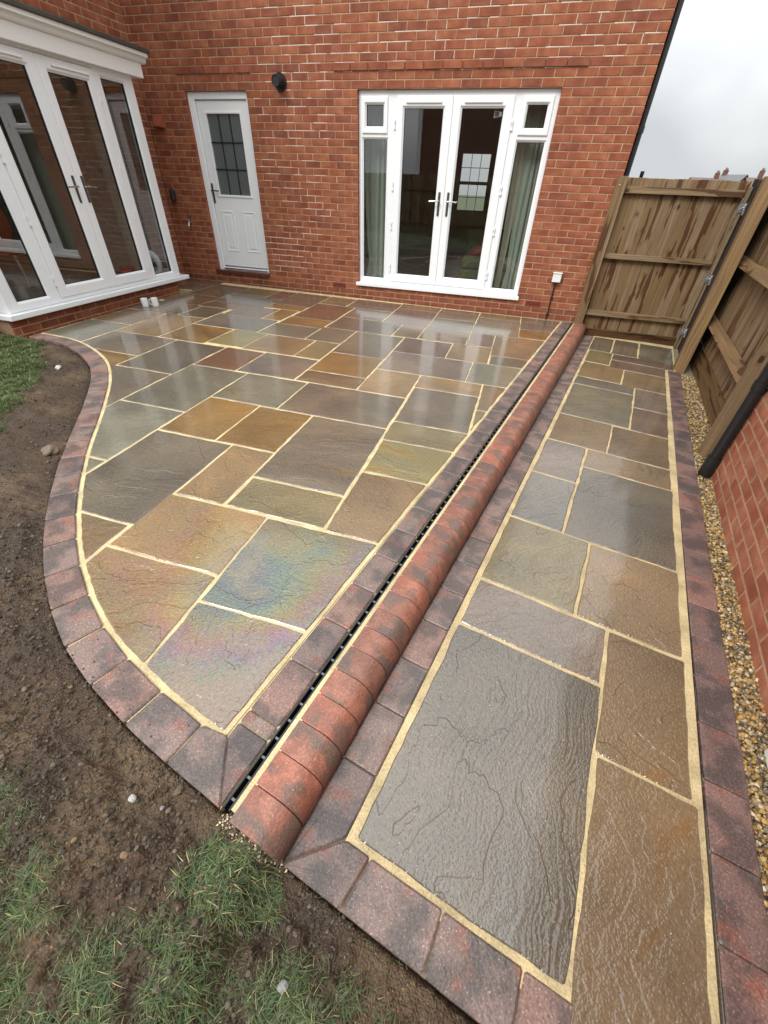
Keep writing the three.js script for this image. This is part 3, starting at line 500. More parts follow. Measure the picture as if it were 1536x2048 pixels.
// a glazed unit in its own frame: outline, fixed lights and door leaves
function ring(o, i, zf, depth, bev = 0.006) { return extr(rectShape(o[0], o[1], o[2], o[3], [i]), depth, bev, zf); }
function bead(i, zf) {                    // sloping glazing bead round a pane
  const w = 0.016, p = [], [a, b, c, d] = i, O = [[a, c], [b, c], [b, d], [a, d]], I = [[a + w, c + w], [b - w, c + w], [b - w, d - w], [a + w, d - w]];
  for (let k = 0; k < 4; k++) { const j = (k + 1) % 4, A = [...O[k], zf], B = [...O[j], zf], C = [...I[j], zf - 0.014], D = [...I[k], zf - 0.014]; p.push(...A, ...B, ...C, ...A, ...C, ...D); }
  const g = new THREE.BufferGeometry(); g.setAttribute('position', new THREE.Float32BufferAttribute(p, 3)); g.setAttribute('uv', new THREE.Float32BufferAttribute(new Float32Array(p.length / 3 * 2), 2)); g.computeVertexNormals(); return g;
}
function light(parent, i, zf, glass = M.glass) {       // bead, black gasket, pane
  const w = 0.016, q = [i[0] + w, i[1] - w, i[2] + w, i[3] - w];
  mesh('glazing_bead', bead(i, zf), M.upvc, parent);
  mesh('gasket', extr(rectShape(...q, [[q[0] + 0.004, q[1] - 0.004, q[2] + 0.004, q[3] - 0.004]]), 0.03, 0, zf - 0.013), M.gasket, parent);
  mesh('pane', new THREE.PlaneGeometry(q[1] - q[0], q[3] - q[2]).translate((q[0] + q[1]) / 2, (q[2] + q[3]) / 2, zf - 0.024), glass, parent);
}
const grow = (r, d) => [r[0] - d, r[1] + d, r[2] - d, r[3] + d];
function lever(parent, x, y0, y1, yl, dir, zf, metal = M.steel, plate = M.darkSteel) {
  mesh('handle_plate', new RoundedBoxGeometry(0.030, y1 - y0, 0.010, 3, 0.0049).translate(x, (y0 + y1) / 2, zf + 0.005), plate, parent);
  mesh('handle_lever', [cyl(0.009, 0.009, [x, yl, zf + 0.008], [x, yl, zf + 0.048]), tube([[x, yl, zf + 0.045], [x + dir * 0.03, yl + 0.001, zf + 0.05], [x + dir * 0.085, yl - 0.002, zf + 0.048], [x + dir * 0.125, yl - 0.004, zf + 0.044]], 0.0085, 16, 10)], metal, parent);
}
function hinge(parent, x, y, zf) { mesh('hinge', [new RoundedBoxGeometry(0.02, 0.035, 0.02, 2, 0.004).translate(x, y + 0.03, zf + 0.008), cyl(0.007, 0.007, [x, y - 0.045, zf + 0.01], [x, y + 0.05, zf + 0.01], 10), new RoundedBoxGeometry(0.022, 0.03, 0.02, 2, 0.004).translate(x, y - 0.035, zf + 0.008)], M.upvc, parent); }
function doorLeaf(parent, o, i, zf) { mesh('door_leaf', ring(o, grow(i, 0.016), zf, 0.06, 0.008), M.upvc, parent); light(parent, grow(i, 0.016), zf - 0.008); }
{ // french window in the garden wall
  const z = -0.045, S = (a) => [wz(a[0], z), wz(a[1], z), wy(a[2], z), wy(a[3], z)], w = part('french_window', house);
  const O = [0.0845, 2.4775, 0.215, 2.2875], lowL = [0.160, 0.481, 0.293, 1.843], lowR = [2.092, 2.412, 0.290, 1.840], topL = [0.200, 0.427, 1.956, 2.157], topR = [2.142, 2.367, 1.954, 2.155];
  const H = (a) => S(grow(a, 0.012));
  mesh('outer_frame', extr(rectShape(...O, [H(lowL), H(lowR), S([0.150, 0.480, 1.895, 2.225]), S([2.085, 2.42, 1.895, 2.225]), S([0.592, 1.990, 0.268, 2.226])]), 0.075, 0.006, z), M.upvc, w);
  for (const l of [lowL, lowR]) light(w, H(l), z - 0.006);
  for (const [l, o] of [[topL, [0.148, 0.482, 1.893, 2.227]], [topR, [2.083, 2.422, 1.893, 2.227]]]) { mesh('top_sash', ring(S(o), S(grow(l, 0.012)), z + 0.016, 0.05, 0.008), M.upvc, w); light(w, S(grow(l, 0.012)), z + 0.006); }
  doorLeaf(w, S([0.590, 1.2815, 0.266, 2.228]), S([0.692, 1.172, 0.370, 2.121]), z + 0.014);
  doorLeaf(w, S([1.2845, 1.992, 0.266, 2.228]), S([1.396, 1.878, 0.377, 2.122]), z + 0.014);
  mesh('meeting_strip', box(wz(1.276, z), wz(1.2828, z), wy(0.27, z), wy(2.226, z), z - 0.03, z + 0.016, 0.002), M.upvc, w);
  for (const [a, b] of [[0.715, 1.15], [1.42, 1.855]]) mesh('trickle_vent', box(wz(a, z), wz(b, z), wy(2.165, z), wy(2.186, z), z + 0.012, z + 0.030, 0.004), M.upvc, w);
  lever(w, wz(1.222, z), 1.085, 1.34, 1.243, -1, z + 0.014); lever(w, wz(1.340, z), 1.085, 1.34, 1.243, 1, z + 0.014);
  for (const y of [1.98, 1.38, 0.95, 0.44]) { hinge(w, wz(0.578, z), wy(y, z), z + 0.002); hinge(w, wz(2.002, z), wy(y, z), z + 0.002); }
  mesh('window_sill', [box(0.052, 2.498, 0.172, 0.219, -0.12, 0.035, 0.006)], M.upvc, w);
  // makers' energy sticker in a top corner of one door
  const st = part('sticker', w), cv = document.createElement('canvas'); cv.width = 96; cv.height = 64; const c = cv.getContext('2d'); c.fillStyle = '#e8e8ea'; c.fillRect(0, 0, 96, 64); c.fillStyle = '#2a2a30'; c.fillRect(8, 10, 54, 44); c.fillStyle = '#e8e8ea'; for (let k = 0; k < 3; k++) c.fillRect(19 + k * 13, 10, 2, 44);
  const t = new THREE.CanvasTexture(cv); t.colorSpace = THREE.SRGBColorSpace; mesh('label_film', extr(new THREE.Shape([[0, 0], [0.088, 0.012], [0.088, 0.05], [0, 0.062]].map((p) => new THREE.Vector2(...p))), 0.001, 0, 0), std({ color: lin(0.7, 0.7, 0.72), map: t, roughness: 0.4 }), st);
  const g = st.children[0].geometry, uv = g.attributes.uv, pp = g.attributes.position; for (let k = 0; k < uv.count; k++) uv.setXY(k, pp.getX(k) / 0.088, pp.getY(k) / 0.062); st.position.set(wz(1.775, z), wy(2.045, z), z - 0.028);
}
{ // half-glazed back door
  const z = -0.06, S = (a) => [wz(a[0], z), wz(a[1], z), wy(a[2], z), wy(a[3], z)], w = part('back_door', house);
  const leaf = [-2.242, -1.466, 0.272, 2.197], gl = [-2.112, -1.592, 1.200, 2.068];
  mesh('door_frame', extr(rectShape(-2.3845, -1.4505, 0.20, 2.2875, [S([-2.25, -1.458, 0.262, 2.204])]), 0.08, 0.008, z + 0.02), M.upvc, w);
  mesh('door_skin', ring(S(leaf), S(gl), z - 0.004, 0.045, 0.004), M.doorSkin, w);
  mesh('glazing_frame', [ring(S(grow(gl, 0.028)), S(gl), z + 0.008, 0.02, 0.006)], M.upvc, w);
  mesh('pane', new THREE.PlaneGeometry(0.56, 0.92).translate(wz(-1.852, z), wy(1.634, z), z - 0.02), M.frosted, w);
  const q = S(gl), cx = (k) => mix(q[0], q[1], k / 3), cy = (k) => mix(q[2], q[3], k / 3);
  for (const k of [1, 2]) { mesh('glazing_bar', box(cx(k) - 0.007, cx(k) + 0.007, q[2], q[3], z - 0.0185, z - 0.010), M.black, w); mesh('glazing_bar', box(q[0], q[1], cy(k) - 0.007, cy(k) + 0.007, z - 0.018, z - 0.0095), M.black, w); }
  for (const a of [[-2.136, -1.938, 0.487, 1.004], [-1.78, -1.57, 0.487, 1.006]]) { const p = S(a); mesh('raised_panel', [ring(p, [p[0] + 0.014, p[1] - 0.014, p[2] + 0.014, p[3] - 0.014], z + 0.004, 0.012, 0.005), extr(rectShape(p[0] + 0.045, p[1] - 0.045, p[2] + 0.045, p[3] - 0.045), 0.012, 0.005, z + 0.003), bead([p[0] + 0.014, p[1] - 0.014, p[2] + 0.014, p[3] - 0.014], z + 0.001)], M.doorSkin, w); }
  lever(w, wz(-2.222, z), 1.088, 1.328, 1.243, 1, z - 0.004, M.darkSteel, M.darkSteel);
  mesh('weather_bar', [box(wz(-2.245, z), wz(-1.462, z), wy(0.268, z), wy(0.284, z), z - 0.01, z + 0.012, 0.003), box(wz(-2.25, z), wz(-1.458, z), wy(0.232, z), wy(0.25, z), z - 0.02, z + 0.03, 0.003)], M.steel, w);
  mesh('black_gap_strip', box(wz(-2.25, z), wz(-1.458, z), wy(0.248, z), wy(0.268, z), z - 0.04, z - 0.004), M.black, w);  // solid black strip, painted in as the dark of the gap
  mesh('door_sill', box(-2.42, -1.445, 0.170, 0.212, -0.16, 0.045, 0.006), std({ color: lin(0.10, 0.035, 0.025), roughness: 0.25 }), w);
}
{ // glazed bay: frames, doors, dwarf wall, fascia and flat roof; local x runs along -z
  const b = part('glazed_bay', house), fr = new THREE.Matrix4().makeRotationY(Math.PI / 2).setPosition(-2.58, 0, 0), put = new THREE.Group(); put.name = 'glazed_front'; b.matrixAutoUpdate = true;
  const start = b.children.length, F = b;
  const O = [-3.392, -0.722, 0.205, 2.345], p0 = [-3.264, -2.907, 0.291, 2.242], p3 = [-1.212, -0.862, 0.275, 2.238], H = (a) => grow(a, 0.012);
  mesh('outer_frame', extr(rectShape(...O, [H(p0), H(p3), [-2.772, -1.318, 0.252, 2.292]]), 0.075, 0.006, 0), M.upvc, F);
  light(F, H(p0), -0.006); light(F, H(p3), -0.006);
  doorLeaf(F, [-2.770, -2.024, 0.252, 2.288], [-2.648, -2.145, 0.367, 2.181], 0.014);
  doorLeaf(F, [-2.021, -1.322, 0.252, 2.288], [-1.904, -1.422, 0.364, 2.176], 0.014);
  for (const [a, c] of [[-2.62, -2.17], [-1.865, -1.395]]) mesh('trickle_vent', box(a, c, 2.222, 2.242, 0.012, 0.032, 0.004), M.upvc, F);
  lever(F, -2.068, 1.115, 1.358, 1.262, -1, 0.014); lever(F, -1.948, 1.115, 1.358, 1.262, 1, 0.014);
  for (const y of [2.07, 1.48, 0.98, 0.42]) { hinge(F, -2.778, y, 0.002); hinge(F, -1.318, y, 0.002); }
  for (const c of F.children.slice(start)) c.geometry = c.geometry.clone().applyMatrix4(fr);
  // end returns of the bay
  for (const zz of [0.722 + 0.075, 3.392]) {
    const m0 = F.children.length; mesh('return_frame', ring([-3.085, -2.6555, 0.206, 2.345], [-3.02, -2.72, 0.28, 2.24], 0, 0.07, 0.006), M.upvc, F); light(F, [-3.02, -2.72, 0.28, 2.24], -0.006);
    for (const c of F.children.slice(m0)) c.geometry = c.geometry.clone().translate(0, 0, zz - 0.002);
  }
  mesh('bay_sill', [box(-3.085, -2.515, 0.150, 0.203, 0.60, 3.455, 0.008)], M.upvc, F);
  mesh('soffit', box(-3.085, -2.503, 2.346, 2.37, 0.62, 3.58), M.upvc, F);
  mesh('fascia_board', box(-3.085, -2.500, 2.315, 2.442, 0.595, 3.60, 0.004), M.fascia, F);
  { const s = new THREE.Shape(); s.moveTo(0, 0); s.quadraticCurveTo(0.028, 0.004, 0.034, 0.03); s.quadraticCurveTo(0.038, 0.052, 0.072, 0.056); s.lineTo(0.072, 0.09); s.lineTo(-0.5, 0.09); s.lineTo(-0.5, 0); const g = new THREE.ExtrudeGeometry(s, { depth: 3.14, bevelEnabled: false, curveSegments: 8 }); mesh('crown_moulding', boxUV(g.index ? g.toNonIndexed() : g).translate(-2.499, 2.4425, 0.53), M.fascia, F); }
  mesh('roof_edge', box(-3.085, -2.405, 2.533, 2.575, 0.50, 3.72, 0.01), M.slate, F);
  { const s = new THREE.Shape([[-3.085, 2.576], [-2.42, 2.576], [-3.085, 2.66]].map((p) => new THREE.Vector2(...p))); mesh('lead_roof', boxUV(new THREE.ExtrudeGeometry(s, { depth: 3.1, bevelEnabled: false })).translate(0, 0, 0.55), M.slate, F); }
  const dw = mesh('dwarf_wall', box(-3.085, -2.6125, -0.3, 0.149, 0.80, 3.41), M.wallMortar, b);
  brickUp(dw, layBricks(-3.415, -0.79, -0.06, 0.149, [], 0.03, 0.138), new THREE.Matrix4().makeRotationY(Math.PI / 2).setPosition(-2.61, 0, 0), 80, rng(35), () => ({ mat: undefined }));
}
{ // rooms behind the glass
  const rm = part('interior', house);
  const shell = (x0, x1, y0, y1, z0, z1, open, wallM, name) => {
    const t = 0.08, list = [];
    list.push(box(x0 - t, x1 + t, y1, y1 + t, z0 - t, z1)); if (open !== 'x-') list.push(box(x0 - t, x0, y0, y1, z0, z1)); if (open !== 'x+') list.push(box(x1, x1 + t, y0, y1, z0, z1)); if (open !== 'z-') list.push(box(x0, x1, y0, y1, z0 - t, z0)); if (open === 'x+') list.push(box(x0, x1, y0, y1, z1, z1 + t));
    mesh(name, list, wallM, rm); mesh('room_floor', box(x0 - t, x1 + t, y0 - 0.05, y0, z0 - t, z1), M.floor, rm);
  };
  // dining room with a leaded window in its far wall
  { const x0 = -0.9, x1 = 3.1, y0 = 0.18, y1 = 2.5, z0 = -5.0, z1 = -0.29, t = 0.08;
    mesh('dining_room_wall', [box(x0 - t, x1 + t, y1, y1 + t, z0 - t, z1), box(x0 - t, x0, y0, y1, z0, z1), box(x1, x1 + t, y0, y1, z0, z1), extr(rectShape(x0, x1, y0, y1, [[0.68, 1.38, 0.96, 2.02]]), 0.1, 0, z0)], M.plaster, rm);
    mesh('room_floor', box(x0 - t, x1 + t, y0 - 0.05, y0, z0 - t, z1), M.floor, rm);
    mesh('far_window_frame', [extr(rectShape(0.66, 1.40, 0.94, 2.04, [[0.73, 1.33, 1.01, 1.46], [0.73, 1.33, 1.52, 1.98]]), 0.06, 0.005, z0 + 0.01), box(0.925, 0.937, 1.01, 1.98, z0 - 0.03, z0 - 0.02), box(1.125, 1.137, 1.01, 1.98, z0 - 0.03, z0 - 0.02), box(0.73, 1.33, 1.235, 1.247, z0 - 0.03, z0 - 0.02), box(0.73, 1.33, 1.745, 1.757, z0 - 0.03, z0 - 0.02)], M.whitePlastic, rm); }
  shell(-2.95, -1.0, 0.18, 2.5, -2.6, -0.29, 'z+', M.plaster, 'utility_room_wall');
  shell(-6.6, -3.38, 0.16, 2.5, 0.62, 3.9, 'x+', M.plaster, 'family_room_wall');
  mesh('bay_floor', box(-3.38, -2.66, 0.10, 0.155, 0.80, 3.40), M.floor, rm);
}
function curtain(name, label, x0, x1, y0, y1, z, mat, waves, amp, group) {
  const nx = 90, ny = 14, pos = [], uv = [], idx = [], r = rng(Math.round(x0 * 100) + 7), ph = r() * 6;
  for (const s of [0, 1]) for (let j = 0; j <= ny; j++) for (let i = 0; i <= nx; i++) { const t = i / nx, h = j / ny, g = 1 - 0.25 * Math.pow(1 - Math.abs(h - 0.15), 6), a = amp * (0.6 + 0.4 * Math.sin(t * 9 + ph)); pos.push(mix(x0, x1, 0.5 + (t - 0.5) * g) + 0.01 * Math.sin(h * 5 + t * 12), mix(y0, y1, h), z + a * Math.sin(t * waves * Math.PI * 2 + 0.5 * Math.sin(h * 3)) - s * 0.003); uv.push(t, h); }
  const row = nx + 1, off = row * (ny + 1); for (let j = 0; j < ny; j++) for (let i = 0; i < nx; i++) { const a = j * row + i; idx.push(a, a + 1, a + row, a + 1, a + row + 1, a + row, a + off, a + row + off, a + 1 + off, a + 1 + off, a + row + off, a + row + 1 + off); }
  const g = new THREE.BufferGeometry(); g.setAttribute('position', new THREE.Float32BufferAttribute(pos, 3)); g.setAttribute('uv', new THREE.Float32BufferAttribute(uv, 2)); g.setIndex(idx); g.computeVertexNormals();
  tag(mesh(name, g, mat), label, 'curtain', group);
}
curtain('curtain', 'pale sage green curtain hanging inside narrow pane beside the hinge side nearest the back door', 0.10, 0.62, 0.20, 2.25, -0.24, M.sage, 6, 0.022);
curtain('curtain', 'sage green curtain with cream edge hanging inside pane nearest the fence gate', 2.20, 2.52, 0.20, 2.25, -0.24, M.sage, 5, 0.02);
curtain('curtain', 'narrow cream curtain lining next to sage curtain behind the glazed doors', 2.10, 2.20, 0.20, 2.25, -0.23, M.cream, 2, 0.014);
{ // settee and cushion in the dining room
  const t = thing('settee', 'low green upholstered settee seen through the french doors', 'sofa');
  mesh('seat_cushion', new RoundedBoxGeometry(1.0, 0.2, 0.6, 4, 0.08).translate(1.95, 0.42, -1.5), M.sofa, t); mesh('base', new RoundedBoxGeometry(1.0, 0.16, 0.6, 3, 0.03).translate(1.95, 0.26, -1.5), M.sofa, t); mesh('backrest', new RoundedBoxGeometry(1.0, 0.5, 0.18, 4, 0.07).translate(1.95, 0.62, -1.85), M.sofa, t);
  const c = mesh('scatter_cushion', new THREE.SphereGeometry(0.17, 18, 12).scale(1, 0.55, 0.8).rotateZ(0.35).translate(1.72, 0.58, -1.42), M.red); tag(c, 'dark red scatter cushion lying on the green settee', 'cushion');
}
{ // things standing in the bay
  const t = thing('toy_box', 'small red printed box standing on floor inside the bay doors', 'box'); mesh('carton', box(-0.09, 0.09, 0, 0.20, -0.06, 0.06, 0.006), M.red, t); mesh('printed_panel', box(-0.06, 0.06, 0.05, 0.15, 0.0602, 0.0606), std({ color: lin(0.5, 0.16, 0.16), roughness: 0.5 }), t); t.position.set(-3.0, 0.157, 1.28); t.rotation.y = 0.6;
  const s = thing('plastic_seat_ring', 'pale grey oval plastic ring leaning inside the end pane of the bay', 'toy'); mesh('hoop', new THREE.TorusGeometry(0.125, 0.045, 14, 40).scale(0.85, 1.15, 0.8), M.whitePlastic, s); mesh('foot', new RoundedBoxGeometry(0.2, 0.03, 0.14, 3, 0.012).translate(0, -0.175, 0), M.whitePlastic, s); s.position.set(-2.86, 0.345, 0.95); s.rotation.y = 0.75;
  const c = thing('dining_chair', 'orange rounded chair back standing in the family room', 'chair'); mesh('backrest', new THREE.SphereGeometry(0.28, 20, 14).scale(0.8, 1.2, 0.18), M.orange, c); mesh('seat', new THREE.SphereGeometry(0.26, 20, 10).scale(0.9, 0.2, 0.9).translate(0, -0.3, 0.2), M.orange, c); for (const [a, b] of [[-1, -1], [1, -1], [-1, 1], [1, 1]]) mesh('leg', cyl(0.012, 0.016, [a * 0.16, -0.68, 0.2 + b * 0.16], [a * 0.13, -0.3, 0.2 + b * 0.13], 10), M.steel, c); c.position.set(-4.3, 0.845, 2.0); c.rotation.y = 0.9;
}
// ------------------------------------------------------------------ small things on the walls
{ const t = thing('flue_terminal', 'round black flue terminal on brick wall between back door and french window', 'vent'); const x = -0.945, y = 2.356;
  mesh('flange', new THREE.CylinderGeometry(0.083, 0.086, 0.02, 36).rotateX(Math.PI / 2).translate(x, y, 0.012), M.black, t); mesh('spout', [new THREE.CylinderGeometry(0.052, 0.058, 0.10, 32).rotateX(Math.PI / 2).translate(x - 0.004, y, 0.07), new THREE.TorusGeometry(0.05, 0.007, 10, 32).translate(x - 0.004, y, 0.12)], M.blackMatt, t); }
{ const t = thing('vent_cowl', 'terracotta coloured vent cowl on brick wall in the corner beside the bay', 'vent'); const x = -2.89, y = 1.98; const s = new THREE.Shape([[0, 0.07], [0.03, 0.07], [0.085, -0.045], [0.07, -0.055], [0, -0.055]].map((p) => new THREE.Vector2(...p)));
  mesh('hood', boxUV(new THREE.ExtrudeGeometry(s, { depth: 0.12, bevelEnabled: true, bevelSize: 0.004, bevelThickness: 0.004, bevelSegments: 2 })).rotateY(-Math.PI / 2).translate(x + 0.06, y, 0.004), M.terracotta, t); mesh('back_plate', box(x - 0.075, x + 0.075, y - 0.07, y + 0.08, 0.002, 0.01, 0.003), M.terracotta, t); }
{ const t = thing('wall_light', 'slim black wall light on brick between bay and back door', 'light'); const x = -2.925, y = 1.165; mesh('housing', new THREE.CapsuleGeometry(0.034, 0.10, 8, 18).translate(x, y, 0.045), M.blackMatt, t); mesh('mount', new RoundedBoxGeometry(0.05, 0.13, 0.02, 3, 0.008).translate(x, y, 0.010), M.black, t); }
{ const t = thing('garden_tap', 'small brass and grey garden tap on brick wall beside back door', 'tap'); const x = -2.73, y = 0.835; mesh('body', [cyl(0.013, 0.013, [x, y, 0], [x, y, 0.06]), cyl(0.011, 0.014, [x, y, 0.055], [x, y - 0.05, 0.075])], M.galv, t); mesh('spindle', cyl(0.007, 0.007, [x, y, 0.045], [x, y + 0.045, 0.045], 10), M.galv, t); mesh('handle', [cyl(0.005, 0.005, [x - 0.03, y + 0.045, 0.045], [x + 0.03, y + 0.045, 0.045], 10)], M.darkSteel, t); mesh('feed_pipe', tube([[x + 0.01, y + 0.02, 0.012], [x + 0.012, y + 0.07, 0.016], [x + 0.03, y + 0.085, 0.012]], 0.006), M.darkSteel, t); mesh('hose_union', cyl(0.015, 0.015, [x - 0.002, y - 0.05, 0.075], [x - 0.004, y - 0.085, 0.078]), M.steel, t); }
for (const [x, l] of [[-0.238, 'red slotted air brick low in wall beneath flue terminal'], [2.71, 'red slotted air brick low in wall below the white socket box']]) {
  const t = thing('air_brick', l, 'air brick'); mesh('grille', box(x - 0.105, x + 0.105, 0.115, 0.178, -0.028, 0.0035, 0.002), std({ color: lin(0.22, 0.03, 0.02), roughness: 0.4 }), t); for (let k = 0; k < 9; k++) for (const s of [0.128, 0.150]) mesh('slot', box(x - 0.092 + k * 0.0215, x - 0.080 + k * 0.0215, s, s + 0.016, 0.0028, 0.0042), M.blackMatt, t);  // slots are black boxes on the face, standing in for dark openings
}
{ const t = thing('socket_box', 'white weatherproof electrical box low on brick wall near the fence gate', 'socket'); mesh('box', box(2.879, 2.989, 0.437, 0.548, 0.002, 0.062, 0.008), M.whitePlastic, t); mesh('cover_lip', box(2.874, 2.994, 0.54, 0.552, 0.002, 0.07, 0.004), M.whitePlastic, t);
  const c = thing('cable_conduit', 'thin black conduit running down brick wall from the white box', 'cable'); mesh('tube', tube([[2.934, 0.436, 0.03], [2.933, 0.36, 0.016], [2.934, 0.2, 0.014], [2.934, -0.04, 0.014]], 0.008, 30, 10), M.black, c); for (const y of [0.24, 0.035]) { mesh('clip', [box(2.918, 2.95, y - 0.008, y + 0.008, 0.001, 0.024, 0.003), cyl(0.006, 0.006, [2.955, y, 0.001], [2.955, y, 0.02], 10)], M.blackMatt, c); } }
{ const t = thing('house_downpipe', 'black round downpipe on the outer corner of the red brick house', 'downpipe'); mesh('pipe', cyl(0.034, 0.034, [XR + 0.035, -0.1, -0.075], [XR + 0.035, 5.1, -0.075], 20), M.black, t); for (const y of [1.93, 3.2]) mesh('collar', cyl(0.041, 0.041, [XR + 0.035, y, -0.075], [XR + 0.035, y + 0.06, -0.075], 20), M.black, t); }
// two mugs on the paving by the bay
for (const [x, z, turn, h, l, pr] of [[-2.235, 1.925, 2.5, 0.098, 'white mug with dark printed picture on paving beside the bay', true], [-2.135, 1.855, 3.6, 0.102, 'plain white mug with its handle turned to the printed one', false]]) {
  const t = thing('mug', l, 'mug', 'mugs left on the paving'); const pts = [[0, 0.004], [0.034, 0.004], [0.036, 0], [0.039, 0.004], [0.042, 0.03], [0.043, h - 0.003], [0.0415, h], [0.039, h - 0.002], [0.038, 0.012], [0, 0.01]].map((p) => new THREE.Vector2(...p));
  mesh('cup', new THREE.LatheGeometry(pts, 32), M.ceramic, t); mesh('handle', tube([[0.040, h * 0.80, 0], [0.062, h * 0.78, 0], [0.070, h * 0.5, 0], [0.058, h * 0.24, 0], [0.040, h * 0.20, 0]], 0.0055, 24, 10), M.ceramic, t);
  if (pr) { mesh('print', [new THREE.CylinderGeometry(0.0436, 0.0430, 0.03, 12, 1, true, 0.7, 0.75).translate(0, 0.035, 0), new THREE.CylinderGeometry(0.0437, 0.0434, 0.014, 8, 1, true, 0.5, 0.4).translate(0, 0.07, 0)], M.print, t); mesh('print_detail', new THREE.CylinderGeometry(0.0438, 0.0434, 0.02, 8, 1, true, 0.95, 0.35).translate(0, 0.058, 0), M.printGold, t); }
  t.position.set(x, yU(x, z) + 0.001, z); t.rotation.y = turn;
}
// ------------------------------------------------------------------ fence and gate at the end of the path
function board(x0, x1, y0, y1, z0, z1, r, along = 'y') { return woodUV(box(x0, x1, y0, y1, z0, z1, 0.003), r() * 3, r() * 5, along); }
{
  const t = thing('timber_gate', 'weathered timber gate with three rails across the far end of the path', 'gate'), r = rng(41), z = -0.03;
  let x = 3.44, k = 0; while (x < 4.68) { const w = Math.min(0.098 + (r() - 0.5) * 0.01, 4.70 - x), lap = 0.075 + r() * 0.03; mesh('board', board(-0.006, w + 0.016, -0.105, 1.55 + (r() - 0.5) * 0.006, -0.008, 0.005, r).rotateY(lap).rotateZ((r() - 0.5) * 0.004).translate(x, 0, z - 0.030), [woods[0], woods[1], woods[2], woods[3], woods[1], woods[0]][Math.floor(r() * 6)], t); x += w; k++; }
  for (const [y0, y1] of [[1.405, 1.47], [0.742, 0.80], [0.072, 0.135]]) mesh('rail', board(3.425, 4.675, y0, y1, z - 0.022, z + 0.026, r, 'x'), woods[1], t);
  mesh('bottom_board', board(3.42, 4.69, -0.30, -0.108, z - 0.034, z - 0.008, r, 'x'), wetWood, t);
  mesh('edge_stile', board(4.692, 4.716, -0.24, 1.50, -0.02, 0.05, r), woods[3], t);
  const p = thing('gate_post', 'weathered gate post with pale bare patches standing against the house corner', 'post'); mesh('shaft', board(3.315, 3.424, -0.32, 1.558, -0.055, 0.055, r), woods[0], p);
  const sh = new THREE.Shape(); sh.moveTo(0, 0); sh.bezierCurveTo(-0.05, 0.1, -0.02, 0.16, 0.0, 0.32); sh.bezierCurveTo(-0.04, 0.42, -0.03, 0.5, -0.008, 0.62); sh.bezierCurveTo(-0.05, 0.72, -0.035, 0.9, -0.006, 1.14); sh.lineTo(0, 1.14); mesh('bare_patch', woodUV(extr(sh, 0.002, 0, 0.0565), 1, 1).translate(3.4235, 0.10, 0), woods[3], p);
  mesh('screw_head', [new THREE.SphereGeometry(0.008, 10, 8).translate(3.355, 1.475, 0.056)], M.galv, p);
  const d = thing('dark_gate_stile', 'dark brown stained boards and post with galvanised gate hinges', 'post'), q = (s, o) => [mix(4.735, 4.50, s) + o, mix(0.05, 1.02, s)];
  for (let i = 0; i < 6; i++) { const a = q(i / 6, 0), b = q((i + 1) / 6 - 0.006, 0), ang = Math.atan2(b[0] - a[0], b[1] - a[1]), L = Math.hypot(b[0] - a[0], b[1] - a[1]); mesh('board', woodUV(box(0, 0.02, -0.24, 1.56, 0, L, 0.003), r() * 3, r() * 5).applyMatrix4(new THREE.Matrix4().makeRotationY(ang).setPosition(a[0] + (i % 2) * 0.006, 0, a[1])), darkWood, d); }
  mesh('hanging_post', woodUV(box(4.728, 4.80, -0.3, 1.57, -0.06, 0.03, 0.004), 2, 1), darkWood, d);
  for (const y of [1.30, 0.60, -0.02]) {
    const h = d; mesh('hinge_plate', [box(4.66, 4.725, y - 0.03, y + 0.05, 0.052, 0.058, 0.002), box(4.66, 4.672, y - 0.075, y + 0.10, 0.052, 0.057, 0.002)], M.galv, h); mesh('hinge_pin', [cyl(0.010, 0.010, [4.722, y - 0.05, 0.075], [4.722, y + 0.06, 0.075], 12), new THREE.TorusGeometry(0.02, 0.006, 8, 18).rotateY(0.9).translate(4.715, y + 0.035, 0.09), new THREE.TorusGeometry(0.018, 0.006, 8, 18).rotateX(0.8).translate(4.705, y + 0.01, 0.09)], M.galv, h);
  }
}
